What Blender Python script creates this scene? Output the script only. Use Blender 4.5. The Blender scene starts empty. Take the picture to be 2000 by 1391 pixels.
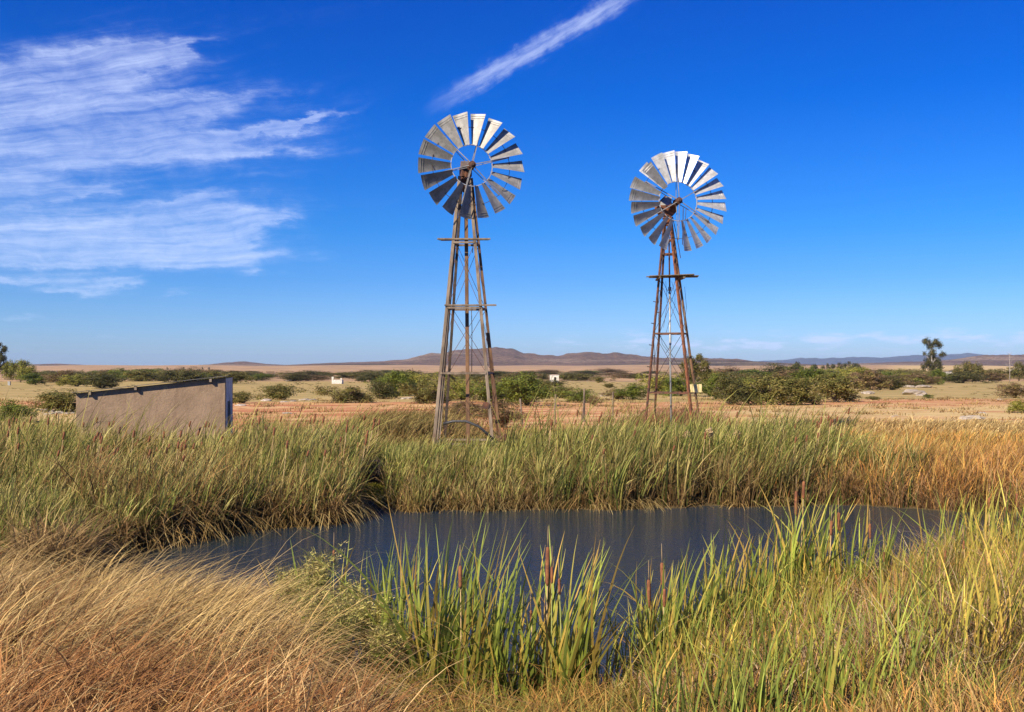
import bpy, math, random
import numpy as np
from mathutils import Vector, Matrix, noise as mnoise

C = bpy.context.scene.collection
R = math.radians
F = 1944.0          # focal length in photo pixels
HY = 718.0          # photo row of the eye level
ZC = 3.2            # eye height above the pond
rng = np.random.default_rng(7)
random.seed(7)

# ------------------------------------------------------------------ helpers
def tag(o, label=None, cat=None, group=None, kind=None):
    if label: o['label'] = label
    if cat: o['category'] = cat
    if group: o['group'] = group
    if kind: o['kind'] = kind
    return o

def empty(name, loc=(0, 0, 0), rz=0.0):
    o = bpy.data.objects.new(name, None)
    o.location = loc; o.rotation_euler = (0, 0, rz); o.empty_display_size = 0.3
    C.objects.link(o)
    return o

def link_mesh(name, me, mat=None, parent=None):
    o = bpy.data.objects.new(name, me)
    C.objects.link(o)
    if mat and not me.materials: me.materials.append(mat)
    if parent: o.parent = parent
    return o

def np_mesh(name, V, Fc, mat=None, parent=None, col=None, smooth=False, obj=True):
    """V (n,3), Fc (m,k) faces all with k corners"""
    V = np.asarray(V, dtype=np.float32); Fc = np.asarray(Fc, dtype=np.int32)
    me = bpy.data.meshes.new(name)
    n, (m, k) = len(V), Fc.shape
    me.vertices.add(n); me.vertices.foreach_set('co', V.ravel())
    me.loops.add(m * k); me.loops.foreach_set('vertex_index', Fc.ravel())
    me.polygons.add(m)
    me.polygons.foreach_set('loop_start', np.arange(0, m * k, k, dtype=np.int32))
    if smooth: me.polygons.foreach_set('use_smooth', np.ones(m, dtype=bool))
    if col is not None:
        a = me.color_attributes.new('Col', 'FLOAT_COLOR', 'POINT')
        cc = np.ones((n, 4), dtype=np.float32); cc[:, :3] = col
        a.data.foreach_set('color', cc.ravel())
    me.update(calc_edges=True)
    me.validate()
    if mat: me.materials.append(mat)
    if not obj: return me
    return link_mesh(name, me, None, parent)

class MB:
    """collects boxes, bars, tubes, plates into ONE mesh"""
    def __init__(s): s.v = []; s.f = []
    def add(s, vs, fs):
        b = len(s.v); s.v += [tuple(v) for v in vs]; s.f += [tuple(b + i for i in f) for f in fs]
    def box(s, c, d, rot=None):
        hx, hy, hz = d[0] / 2, d[1] / 2, d[2] / 2
        M = rot if rot else Matrix.Identity(3)
        vs = [Vector(c) + M @ Vector((x * hx, y * hy, z * hz)) for x in (-1, 1) for y in (-1, 1) for z in (-1, 1)]
        s.add(vs, [(0, 1, 3, 2), (4, 6, 7, 5), (0, 4, 5, 1), (2, 3, 7, 6), (0, 2, 6, 4), (1, 5, 7, 3)])
    def frame(s, a, b):
        a, b = Vector(a), Vector(b); d = (b - a).normalized()
        u = d.cross(Vector((0, 0, 1)))
        if u.length < 1e-3: u = d.cross(Vector((0, 1, 0)))
        u.normalize(); return a, b, d, u, d.cross(u)
    def bar(s, a, b, w, h, up=None):
        a, b, d, u, v = s.frame(a, b)
        if up is not None:
            v = Vector(up); v = (v - d * v.dot(d)).normalized(); u = v.cross(d)
        vs = [p + u * x * w / 2 + v * y * h / 2 for p in (a, b) for x, y in ((-1, -1), (1, -1), (1, 1), (-1, 1))]
        s.add(vs, [(3, 2, 1, 0), (4, 5, 6, 7), (0, 1, 5, 4), (1, 2, 6, 5), (2, 3, 7, 6), (3, 0, 4, 7)])
    def tube(s, pts, r, n=8):
        pts = [Vector(p) for p in pts]; rr = r if isinstance(r, (list, tuple)) else [r] * len(pts)
        vs = []; fs = []
        for i, p in enumerate(pts):
            d = (pts[min(i + 1, len(pts) - 1)] - pts[max(i - 1, 0)]).normalized()
            u = d.cross(Vector((0.13, 0.21, 1)))
            if u.length < 0.05: u = d.cross(Vector((0, 1, 0)))
            u.normalize(); v = d.cross(u)
            vs += [p + (u * math.cos(2 * math.pi * k / n) + v * math.sin(2 * math.pi * k / n)) * rr[i] for k in range(n)]
        for i in range(len(pts) - 1):
            for k in range(n):
                k2 = (k + 1) % n
                fs.append((i * n + k, i * n + k2, (i + 1) * n + k2, (i + 1) * n + k))
        fs.append(tuple(range(n))[::-1]); fs.append(tuple((len(pts) - 1) * n + k for k in range(n)))
        s.add(vs, fs)
    def build(s, name, mat, parent=None, smooth=False, loc=None):
        me = bpy.data.meshes.new(name)
        me.from_pydata(s.v, [], s.f); me.validate(); me.update()
        if smooth:
            for p in me.polygons: p.use_smooth = len(p.vertices) == 4
        me.materials.append(mat)
        o = link_mesh(name, me, None, parent)
        if loc: o.location = loc
        return o

def bevel(o, w=0.006):
    m = o.modifiers.new('bevel', 'BEVEL'); m.width = w; m.segments = 2; m.limit_method = 'ANGLE'
    return o

# ------------------------------------------------------------------ node helpers
class X:
    """tiny expression wrapper over math nodes"""
    nt = None
    def __init__(s, sock): s.s = sock
    @staticmethod
    def op(o, *a, clamp=False):
        n = X.nt.nodes.new('ShaderNodeMath'); n.operation = o; n.use_clamp = clamp
        for i, v in enumerate(a):
            if isinstance(v, X): X.nt.links.new(v.s, n.inputs[i])
            else: n.inputs[i].default_value = v
        return X(n.outputs[0])
    def __add__(s, o): return X.op('ADD', s, o)
    __radd__ = __add__
    def __sub__(s, o): return X.op('SUBTRACT', s, o)
    def __rsub__(s, o): return X.op('SUBTRACT', o, s)
    def __mul__(s, o): return X.op('MULTIPLY', s, o)
    __rmul__ = __mul__
    def __truediv__(s, o): return X.op('DIVIDE', s, o)
    def clamp(s): return X.op('ADD', s, 0.0, clamp=True)

def smooth01(x, a, b):
    n = X.nt.nodes.new('ShaderNodeMapRange'); n.interpolation_type = 'SMOOTHSTEP'
    X.nt.links.new(x.s, n.inputs['Value'])
    n.inputs['From Min'].default_value = a; n.inputs['From Max'].default_value = b
    return X(n.outputs['Result'])

def combine(x, y, z=0.0):
    n = X.nt.nodes.new('ShaderNodeCombineXYZ')
    for i, v in enumerate((x, y, z)):
        if isinstance(v, X): X.nt.links.new(v.s, n.inputs[i])
        else: n.inputs[i].default_value = v
    return n.outputs[0]

def noise(vec, scale=1.0, detail=4.0, rough=0.55, lac=2.0, dist=0.0):
    n = X.nt.nodes.new('ShaderNodeTexNoise')
    if vec is not None: X.nt.links.new(vec, n.inputs['Vector'])
    n.inputs['Scale'].default_value = scale; n.inputs['Detail'].default_value = detail
    n.inputs['Roughness'].default_value = rough; n.inputs['Lacunarity'].default_value = lac
    n.inputs['Distortion'].default_value = dist
    return X(n.outputs['Fac'])

def mixc(f, a, b, mode='MIX'):
    n = X.nt.nodes.new('ShaderNodeMix'); n.data_type = 'RGBA'; n.blend_type = mode
    if isinstance(f, X): X.nt.links.new(f.s, n.inputs[0])
    else: n.inputs[0].default_value = f
    for k, v in ((6, a), (7, b)):
        if isinstance(v, (tuple, list)): n.inputs[k].default_value = tuple(v[:3]) + (1,)
        else: X.nt.links.new(v, n.inputs[k])
    return n.outputs[2]

def new_mat(name):
    m = bpy.data.materials.new(name); m.use_nodes = True
    nt = m.node_tree; X.nt = nt
    return m, nt, nt.nodes['Principled BSDF']

def coords(kind='Object'):
    n = X.nt.nodes.new('ShaderNodeTexCoord'); return n.outputs[kind]

def mapping(vec, scale):
    n = X.nt.nodes.new('ShaderNodeMapping'); n.inputs['Scale'].default_value = scale
    X.nt.links.new(vec, n.inputs['Vector']); return n.outputs[0]

def bump(h, strength=0.3, dist=0.02):
    n = X.nt.nodes.new('ShaderNodeBump'); n.inputs['Strength'].default_value = strength
    n.inputs['Distance'].default_value = dist
    X.nt.links.new(h.s, n.inputs['Height']); return n.outputs[0]

def mat_mottled(name, c1, c2, scale=4, rough=0.8, metal=0.0, lo=0.35, hi=0.65, stretch=(1, 1, 1), bstr=0.3, bdist=0.01, c3=None, spec=0.5, s3=1.0, t3=(0.55, 0.7)):
    m, nt, b = new_mat(name)
    v = mapping(coords(), stretch)
    f = smooth01(noise(v, scale, 6, 0.65), lo, hi)
    c = mixc(f, c1, c2)
    if c3:
        g = smooth01(noise(v, s3, 5, 0.6), *t3); c = mixc(g, c, c3)
    nt.links.new(c, b.inputs['Base Color'])
    b.inputs['Roughness'].default_value = rough; b.inputs['Metallic'].default_value = metal
    b.inputs['Specular IOR Level'].default_value = spec
    nt.links.new(bump(noise(v, scale * 5, 5), bstr, bdist), b.inputs['Normal'])
    return m

def mat_leaf(name, trans=0.35, rough=0.6, spec=0.25, tint=(1, 1, 1), nscale=3.0, namt=0.35):
    m, nt, b = new_mat(name)
    a = nt.nodes.new('ShaderNodeVertexColor'); a.layer_name = 'Col'
    n = noise(coords(), nscale, 3) * namt * 2 + (1 - namt)
    mul = nt.nodes.new('ShaderNodeVectorMath'); mul.operation = 'SCALE'
    nt.links.new(a.outputs['Color'], mul.inputs[0]); nt.links.new(n.s, mul.inputs['Scale'])
    c = mixc(1.0, mul.outputs[0], tint, 'MULTIPLY')
    nt.links.new(c, b.inputs['Base Color'])
    b.inputs['Roughness'].default_value = rough; b.inputs['Specular IOR Level'].default_value = spec
    t = nt.nodes.new('ShaderNodeBsdfTranslucent'); nt.links.new(c, t.inputs['Color'])
    mx = nt.nodes.new('ShaderNodeMixShader'); mx.inputs[0].default_value = trans
    nt.links.new(b.outputs[0], mx.inputs[1]); nt.links.new(t.outputs[0], mx.inputs[2])
    nt.links.new(mx.outputs[0], nt.nodes['Material Output'].inputs['Surface'])
    return m

# ------------------------------------------------------------------ terrain shape
def smst(x, a, b):
    t = np.clip((x - a) / (b - a), 0, 1); return t * t * (3 - 2 * t)

PROF = np.array([(-60, 2.0), (-5, 1.75), (0, 1.65), (3, 1.35), (5, 0.95), (7, 0.6), (9, 0.4), (12, 0.3), (22, 0.3), (26, 0.42), (35, 0.52), (45, 0.55), (60, 0.42), (100, 0.0),
                 (180, -1.0), (300, -2.0), (600, -3.0), (900, -3.4), (1500, -1.5), (2200, 4.0), (3000, 9.0), (5000, 12.0), (40000, 14.0)])
NEAR = np.array([(-16, 20), (-9, 19), (-7, 16.6), (-5.8, 13.4), (-4.6, 12.4), (-3, 12.0), (-2.2, 11.0), (-1.3, 10.0), (-0.8, 9.4), (0, 9.1), (1.0, 9.3), (1.5, 10.0), (1.9, 10.7), (2.4, 11.4), (3, 12.1), (3.6, 12.9), (4.4, 13.3), (5, 13.6), (7, 14.6), (9, 15.6), (12, 17), (14, 19)])
FAR = np.array([(-16, 14), (-9, 15), (-7, 16.6), (-6, 18.2), (-5, 19.6), (-3.6, 20.3), (-3.3, 21.4), (-2.9, 22.6), (-2.4, 21.9), (-1, 22.2), (2, 22.3), (4, 22.7), (8, 23.0), (11, 21.6), (14, 18)])

def fnoise(x, y, s, seed=0.0):
    """cheap smooth pseudo noise from sines, vectorised, about -1..1"""
    x = x / s + seed * 1.7; y = y / s - seed * 2.3
    return (np.sin(x * 1.3 + 1.7 * np.sin(y * 0.9 + seed)) + np.sin(y * 1.7 + 1.3 * np.sin(x * 1.1 - seed)) +
            0.6 * np.sin(x * 2.9 + y * 2.3 + 1.1 * np.sin(y * 3.1))) / 2.6

def ground(x, y):
    x = np.asarray(x, dtype=float); y = np.asarray(y, dtype=float)
    b = np.interp(y, PROF[:, 0], PROF[:, 1])
    amp = np.interp(y, [0, 30, 60, 300, 1500, 3000], [0.04, 0.05, 0.1, 0.25, 1.0, 3.0])
    b = b + amp * fnoise(x, y, 5 + np.abs(y) * 0.05) + 0.02 * fnoise(x, y, 0.8, 3)
    wob = 0.28 * fnoise(x, y * 0, 0.7, 2) + 0.15 * fnoise(x, y * 0, 0.25, 5)
    dn = np.interp(x, NEAR[:, 0], NEAR[:, 1]) + wob - y
    df = y - (np.interp(x, FAR[:, 0], FAR[:, 1]) - wob)
    d = np.maximum(dn, df)          # >0 on land, <0 in the pond
    z_land = b * (1 - np.exp(-np.maximum(d, 0) / 0.7))
    z_pond = -0.75 * smst(-d, 0, 1.4) - 0.02
    return np.where(d > 0, z_land, z_pond)

def shore(x, y):
    wob = 0.28 * fnoise(x, y * 0, 0.7, 2) + 0.15 * fnoise(x, y * 0, 0.25, 5)
    return np.maximum(np.interp(x, NEAR[:, 0], NEAR[:, 1]) + wob - y, y - (np.interp(x, FAR[:, 0], FAR[:, 1]) - wob))

def gz(x, y): return float(ground(np.array([x]), np.array([y]))[0])

_Y = np.exp(np.linspace(math.log(24), math.log(2600), 1500))
_PY = HY - (np.interp(_Y, PROF[:, 0], PROF[:, 1]) - ZC) * F / _Y
def spot(px, py):
    """where on the land the photo's point (px, py) stands: x, y, z"""
    i = int(np.argmin(np.abs(_PY - py))); y = float(_Y[i]); x = (px - 1000) * y / F
    return x, y, gz(x, y)
def at(px, py, y): return ((px - 1000) * y / F, y, ZC - (py - HY) * y / F)

# ------------------------------------------------------------------ world sky
SUN_AZ = R(221)     # clockwise from +Y: the sun stands behind the camera to the left
SUN_EL = R(36)
w = bpy.data.worlds.new('World'); bpy.context.scene.world = w; w.use_nodes = True
nt = w.node_tree; X.nt = nt
bg = nt.nodes['Background']
sky = nt.nodes.new('ShaderNodeTexSky'); sky.sky_type = 'NISHITA'; sky.sun_disc = False
sky.sun_elevation = SUN_EL; sky.sun_rotation = SUN_AZ; sky.air_density = 1.0; sky.dust_density = 0.3; sky.ozone_density = 3.0
tc = nt.nodes.new('ShaderNodeTexCoord')
sep = nt.nodes.new('ShaderNodeSeparateXYZ'); nt.links.new(tc.outputs['Generated'], sep.inputs[0])
dx, dy, dz = (X(sep.outputs[i]) for i in range(3))
az = X.op('ARCTAN2', dx, dy) * F
el = X.op('ARCSINE', dz) * F
def sky_pt(px, py):
    u, v = (px - 1000) / F, (HY - py) / F
    return math.atan(u) * F, math.atan2(v, math.sqrt(1 + u * u)) * F
# polarised deep blue aloft, paler towards the horizon
ramp = nt.nodes.new('ShaderNodeValToRGB')
nt.links.new(smooth01(el, -400, 3000).s, ramp.inputs[0])
mr = nt.nodes.new('ShaderNodeMapRange'); nt.links.new(el.s, mr.inputs['Value'])
mr.inputs['From Min'].default_value = 0; mr.inputs['From Max'].default_value = 800
nt.links.new(mr.outputs[0], ramp.inputs[0])
SKYT = [(0.0, (0.49, 0.63, 0.96)), (0.085, (0.37, 0.58, 1.03)), (0.21, (0.20, 0.466, 0.94)), (0.33, (0.09, 0.42, 0.92)), (0.63, (0.0, 0.30, 0.94)), (0.88, (0.0, 0.25, 0.93))]
els = ramp.color_ramp.elements
while len(els) < len(SKYT): els.new(0.5)
for e, (p, c) in zip(els, SKYT): e.position = p; e.color = c + (1,)
base = mixc(1.0, sky.outputs[0], ramp.outputs[0], 'MULTIPLY')

wa = (noise(combine(az * (1 / 150) + 9.0, el * (1 / 60)), 1.0, 5, 0.62) - 0.5) * 300
we = (noise(combine(az * (1 / 170) + 2.0, el * (1 / 70) + 5.0), 1.0, 6, 0.68) - 0.5) * 72
def blob(px, py, rx, ry, rot, s=1.0):
    a0, e0 = sky_pt(px, py); c, n = math.cos(R(rot)), math.sin(R(rot))
    da, de = az + wa - a0, el + we - e0
    u = (da * c + de * n) * (1 / rx); v = (de * c - da * n) * (1 / ry)
    return X.op('EXPONENT', (u * u + v * v) * -1.0) * s
theta = (el - 70) / (az + 2500)
warp = noise(combine(az * (1 / 260), el * (1 / 130)), 1.0, 3)
fine = noise(combine(az * (1 / 60), el * (1 / 40)), 1.0, 4)
th2 = theta + (warp - 0.5) * 0.034 + (fine - 0.5) * 0.0025
broad = noise(combine(az * (1 / 210) + 4.0, el * (1 / 95)), 1.0, 5, 0.6)
str1 = noise(combine(az * (1 / 520), th2 * 34), 1.0, 9, 0.66)
str2 = noise(combine(az * (1 / 240), th2 * 120), 1.0, 6, 0.65)
str3 = noise(combine(az * (1 / 300), th2 * 300), 1.0, 5, 0.7)
puff = noise(combine(az * (1 / 45), el * (1 / 28)), 1.0, 6, 0.65, dist=0.8)
streak = str1 * 0.36 + str2 * 0.20 + str3 * 0.12 + broad * 0.16 + puff * 0.16
cov = None
for a in [(100, 250, 500, 180, 8, .52), (160, 450, 460, 110, 4, .40), (40, 150, 230, 44, 13, .8), (230, 118, 120, 30, 16, .7), (340, 92, 90, 12, 22, .7), (150, 225, 230, 26, 12, .5), (60, 280, 170, 34, 8, .7), (400, 192, 150, 17, 9, .6), (300, 232, 160, 20, 10, .6), (300, 290, 260, 30, 5, .65),
          (470, 266, 170, 12, 9, .7), (610, 238, 85, 8, 15, .85), (500, 296, 120, 9, 4, .5), (30, 375, 95, 26, 4, .9), (190, 372, 55, 9, 9, .75), (60, 480, 230, 34, 3, 1.05), (250, 470, 190, 26, 8, .75), (400, 440, 150, 42, 9, .9), (360, 505, 210, 17, 2, .9), (370, 390, 100, 14, 14, .6), (490, 425, 70, 16, 6, .6),
          (205, 553, 80, 11, 6, .9), (150, 570, 60, 6, 0, .6), (20, 545, 100, 10, 3, .8), (480, 533, 50, 9, 5, .7), (345, 574, 55, 5, 2, .6), (20, 617, 80, 5, 0, .7)]:
    b_ = blob(*a); cov = b_ if cov is None else cov + b_
cc = cov.clamp()
cirrus = (smooth01(streak + cc * 0.20, 0.52, 0.92) * 0.84 + cc * 0.13) * smooth01(cc + (streak - 0.5) * 1.8, 0.0, 1.2)
# broad slanting trail
a0, e0 = sky_pt(1030, 105); cr, sr = math.cos(R(27.5)), math.sin(R(27.5))
tu = (az - a0) * cr + (el - e0) * sr; tv = (el - e0) * cr - (az - a0) * sr
tn = noise(combine(tu * (1 / 90), tv * (1 / 14)), 1.0, 6, 0.62)
tv2 = tv + (noise(combine(tu * (1 / 120), 3.3), 1.0, 3) - 0.5) * 26
tv2 = tv2 + (noise(combine(tu * (1 / 26), tv * (1 / 30) + 7.0), 1.0, 5, 0.65) - 0.5) * 30
tw = X.op('EXPONENT', (tv2 * (1 / 23)) * (tv2 * (1 / 23)) * -1.0)
tl = smooth01(tu, -245, -60) * (1 - smooth01(tu, 180, 320))
trail = smooth01(tn * 1.2 + tw * 0.5, 0.62, 1.45) * tl * smooth01(tw, 0.0, 0.9)
# small far cumulus line above the horizon
hn = noise(combine(az * (1 / 70), el * (1 / 16)), 1.0, 6, 0.6)
hb = X.op('EXPONENT', ((el - 48) * (1 / 26)) * ((el - 48) * (1 / 26)) * -1.0) * (smooth01(az, -150, 350) * 0.75 + 0.25)
puffs = smooth01(hn + hb * 0.22, 0.62, 0.86) * hb * 0.8
cl = X.op('MAXIMUM', X.op('MAXIMUM', cirrus * 0.88, trail * 0.62), puffs * 0.95).clamp()
CLOUD = (4.9, 5.7, 8.0)
final = mixc(cl, base, CLOUD)
nt.links.new(final, bg.inputs['Color']); bg.inputs['Strength'].default_value = 0.088

sl = bpy.data.lights.new('sun', 'SUN'); sl.energy = 5.0; sl.angle = R(0.5); sl.color = (1.0, 0.87, 0.68)
so = bpy.data.objects.new('sun', sl); C.objects.link(so)
sd = Vector((math.sin(SUN_AZ) * math.cos(SUN_EL), math.cos(SUN_AZ) * math.cos(SUN_EL), math.sin(SUN_EL)))
so.rotation_euler = sd.to_track_quat('Z', 'Y').to_euler(); so.location = (-30, -30, 40)

cam = bpy.data.cameras.new('camera'); co = bpy.data.objects.new('camera', cam); C.objects.link(co)
cam.sensor_width = 36; cam.lens = 36 * F / 2000; cam.shift_y = (HY - 695.5) / 2000
cam.clip_end = 120000; cam.clip_start = 0.1
co.location = (0, 0, ZC); co.rotation_euler = (R(90), 0, 0)
sc = bpy.context.scene; sc.camera = co
sc.view_settings.view_transform = 'Standard'; sc.view_settings.look = 'None'
sc.view_settings.exposure = 0.75; sc.view_settings.gamma = 1.0
sc.render.engine = 'CYCLES'
sc.cycles.use_denoising = True
sc.cycles.max_bounces = 6; sc.cycles.transparent_max_bounces = 4; sc.cycles.volume_bounces = 0
sc.cycles.caustics_reflective = False; sc.cycles.caustics_refractive = False

# ------------------------------------------------------------------ materials
M = {}
M['galv'] = mat_mottled('galvanised_steel', (0.21, 0.205, 0.19), (0.33, 0.32, 0.30), 5, 0.55, 0.25, bstr=0.15, c3=(0.16, 0.11, 0.08), s3=4, t3=(0.64, 0.80))
M['galv_bright'] = mat_mottled('bright_steel', (0.36, 0.36, 0.35), (0.56, 0.56, 0.55), 4, 0.42, 0.4, bstr=0.15, c3=(0.22, 0.17, 0.13), s3=5, t3=(0.66, 0.8))
M['rust'] = mat_mottled('rusty_iron', (0.055, 0.026, 0.017), (0.16, 0.065, 0.032), 7, 0.8, 0.1, c3=(0.07, 0.045, 0.035), s3=3)
M['rust_orange'] = mat_mottled('orange_rust', (0.11, 0.038, 0.018), (0.25, 0.09, 0.035), 6, 0.85, 0.0, c3=(0.09, 0.05, 0.035), s3=2.2)
M['wood_grey'] = mat_mottled('weathered_timber', (0.13, 0.095, 0.065), (0.27, 0.21, 0.15), 5, 0.9, 0, stretch=(1, 1, .22), c3=(0.12, 0.075, 0.045), s3=2.6)
M['wood_brown'] = mat_mottled('brown_timber', (0.11, 0.06, 0.032), (0.22, 0.12, 0.06), 5, 0.9, 0, stretch=(1, 1, .25), c3=(0.30, 0.26, 0.20), s3=2.4)
M['iron_dark'] = mat_mottled('dark_iron', (0.035, 0.028, 0.022), (0.09, 0.06, 0.04), 6, 0.6, 0.3)
M['pipe'] = mat_mottled('grey_pipe', (0.25, 0.26, 0.25), (0.38, 0.39, 0.37), 6, 0.5, 0.4, c3=(0.20, 0.12, 0.08), s3=3, t3=(0.6, 0.75))
M['hose'] = mat_mottled('dark_hose', (0.025, 0.025, 0.027), (0.06, 0.06, 0.06), 6, 0.5)
M['yellow'] = mat_mottled('yellow_board', (0.62, 0.48, 0.20), (0.74, 0.62, 0.32), 5, 0.7)
M['white_wall'] = mat_mottled('whitewash', (0.48, 0.45, 0.39), (0.70, 0.67, 0.60), 1.2, 0.9, c3=(0.30, 0.26, 0.20), s3=.9, t3=(0.5, 0.66))
M['dark'] = mat_mottled('dark_opening', (0.018, 0.02, 0.025), (0.035, 0.035, 0.04), 4, 0.8)
M['bark'] = mat_mottled('bark', (0.09, 0.065, 0.045), (0.18, 0.14, 0.10), 3, 0.9)
M['bark_pale'] = mat_mottled('pale_bark', (0.28, 0.24, 0.20), (0.42, 0.38, 0.33), 2, 0.9)
M['rock'] = mat_mottled('rock', (0.26, 0.21, 0.17), (0.46, 0.40, 0.33), 2.5, 0.92, bstr=0.6, bdist=0.05, c3=(0.15, 0.12, 0.10), s3=1.5)
M['rock_pale'] = mat_mottled('pale_rock', (0.28, 0.23, 0.17), (0.40, 0.34, 0.26), 1.5, 0.92, bstr=0.6, bdist=0.05, c3=(0.3, 0.22, 0.16), s3=1.0)
M['spike'] = mat_mottled('cattail_brown', (0.15, 0.055, 0.024), (0.27, 0.105, 0.04), 22, 0.95, bstr=0.5, bdist=0.002)
M['fluff'] = mat_mottled('seed_fluff', (0.50, 0.34, 0.16), (0.68, 0.50, 0.28), 30, 1.0, bstr=1.0, bdist=0.02)
M['stalk'] = mat_mottled('green_stalk', (0.16, 0.20, 0.05), (0.30, 0.30, 0.08), 4, 0.7)
M['stalk_dry'] = mat_mottled('dry_stalk', (0.34, 0.22, 0.10), (0.48, 0.34, 0.16), 4, 0.8)
M['blade'] = mat_leaf('reed_leaf', 0.38, 0.6, 0.14, tint=(0.98, 1.0, 0.68), nscale=2.0, namt=0.2)
M['dry'] = mat_leaf('dry_grass', 0.24, 0.7, 0.2, tint=(1.04, 0.98, 0.72), nscale=1.6, namt=0.25)
M['leaf'] = mat_leaf('bush_leaf', 0.25, 0.6, 0.2, tint=(1.12, 0.98, 0.74), nscale=1.4, namt=0.3)

def mat_plaster():
    m, nt, b = new_mat('shed_plaster'); v = coords()
    a = noise(v, 1.1, 6, 0.65); s = noise(mapping(v, (3.0, 3.0, 0.35)), 2.0, 5, 0.6); g = noise(v, 38, 3)
    c = mixc(smooth01(a, .35, .68), (0.235, 0.16, 0.10), (0.315, 0.22, 0.14))
    c = mixc(smooth01(s, .52, .72) * 0.5, c, (0.19, 0.12, 0.08))
    c = mixc(smooth01(g, .5, .75) * 0.3, c, (0.42, 0.30, 0.21))
    sz = nt.nodes.new('ShaderNodeSeparateXYZ'); nt.links.new(v, sz.inputs[0]); zz = X(sz.outputs[2])
    run = smooth01(noise(mapping(v, (5.0, 5.0, .5)), 1.6, 6, .7), .54, .70) * smooth01(zz, .6, 2.3)
    c = mixc(run * .55, c, (0.13, 0.085, 0.055))
    c = mixc((1 - smooth01(zz + noise(v, 2.2, 5) * .9, .55, 1.3)) * .5, c, (0.16, 0.115, 0.075))
    cr = X.op('ABSOLUTE', noise(v, 1.7, 8, .7) - .5)
    c = mixc((1 - smooth01(cr, .0, .006)) * .6, c, (0.08, 0.055, 0.04))
    nt.links.new(c, b.inputs['Base Color']); b.inputs['Roughness'].default_value = 0.95
    nt.links.new(bump(noise(v, 16, 6, .7) + noise(v, 2.5, 4) * .8, 0.6, 0.03), b.inputs['Normal']); return m
M['plaster'] = mat_plaster()

def mat_water():
    m, nt, b = new_mat('pond_water'); v = coords()
    c = mixc(smooth01(noise(v, .35, 3), .35, .65), (0.016, 0.030, 0.046), (0.024, 0.034, 0.036))
    nt.links.new(c, b.inputs['Base Color'])
    b.inputs['Roughness'].default_value = 0.05; b.inputs['IOR'].default_value = 1.333; b.inputs['Specular IOR Level'].default_value = 0.5
    h = noise(mapping(v, (1.0, 2.2, 1)), 6.5, 3, .55) * 0.6 + noise(mapping(v, (1, 1.8, 1)), 19, 2) * 0.25
    nt.links.new(bump(h, 0.7, 0.07), b.inputs['Normal']); return m
M['water'] = mat_water()

def mat_ground():
    m, nt, b = new_mat('ground_soil')
    a = nt.nodes.new('ShaderNodeVertexColor'); a.layer_name = 'Col'
    v = coords()
    n0 = noise(v, .9, 6, .65); n1 = noise(v, .11, 6, .62); n2 = noise(mapping(v, (0.25, 1.0, 1)), .45, 6, .65); n3 = noise(v, 7, 4, .6)
    nf = noise(mapping(v, (1.0, 1.6, 1)), .012, 7, .6)
    s = nt.nodes.new('ShaderNodeSeparateColor'); nt.links.new(a.outputs['Color'], s.inputs[0])
    red, straw, khaki = (X(s.outputs[i]) for i in range(3))
    soil = mixc(smooth01(n2, .35, .62), (0.38, 0.175, 0.095), (0.58, 0.37, 0.21))
    soil = mixc(smooth01(n0, .45, .62) * .85, soil, (0.60, 0.45, 0.28))
    soil = mixc(smooth01(noise(mapping(v, (.12, .8, 1)), .6, 5, .6), .46, .58) * .85, soil, (0.38, 0.145, 0.085))
    soil = mixc(smooth01(n3, .55, .7) * .6, soil, (0.26, 0.12, 0.07))
    st = mixc(smooth01(n0, .35, .65), (0.46, 0.35, 0.19), (0.56, 0.45, 0.27))
    st = mixc(smooth01(n3, .45, .7) * .5, st, (0.33, 0.24, 0.12))
    kh = mixc(smooth01(n1, .35, .65), (0.30, 0.25, 0.115), (0.42, 0.32, 0.17))
    kh = mixc(smooth01(n2, .5, .66) * .7, kh, (0.23, 0.20, 0.085))
    far = mixc(smooth01(nf, .42, .62), (0.44, 0.30, 0.20), (0.24, 0.175, 0.12))
    far = mixc(smooth01(n1, .55, .7) * .5, far, (0.14, 0.115, 0.075))
    mud = (0.07, 0.055, 0.035)
    c = mixc(smooth01(red + (n2 - .5) * 1.1, .35, .6), far, soil)
    c = mixc(smooth01(khaki + (n1 - .5) * .9, .35, .6), c, kh)
    c = mixc(smooth01(straw + (n2 - .5) * 1.2, .38, .62), c, st)
    # wet mud around the pond (height in metres)
    sp = nt.nodes.new('ShaderNodeSeparateXYZ'); nt.links.new(v, sp.inputs[0])
    yy = X(sp.outputs[1])
    c = mixc(1 - smooth01(yy, 30, 36), c, mud)
    c = mixc(1.0, c, (1.06, 0.98, 0.74), 'MULTIPLY')
    nt.links.new(c, b.inputs['Base Color']); b.inputs['Roughness'].default_value = 0.95; b.inputs['Specular IOR Level'].default_value = 0.15
    nt.links.new(bump(n0 * .6 + n3 * .4, 0.6, 0.12), b.inputs['Normal']); return m
M['ground'] = mat_ground()

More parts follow.
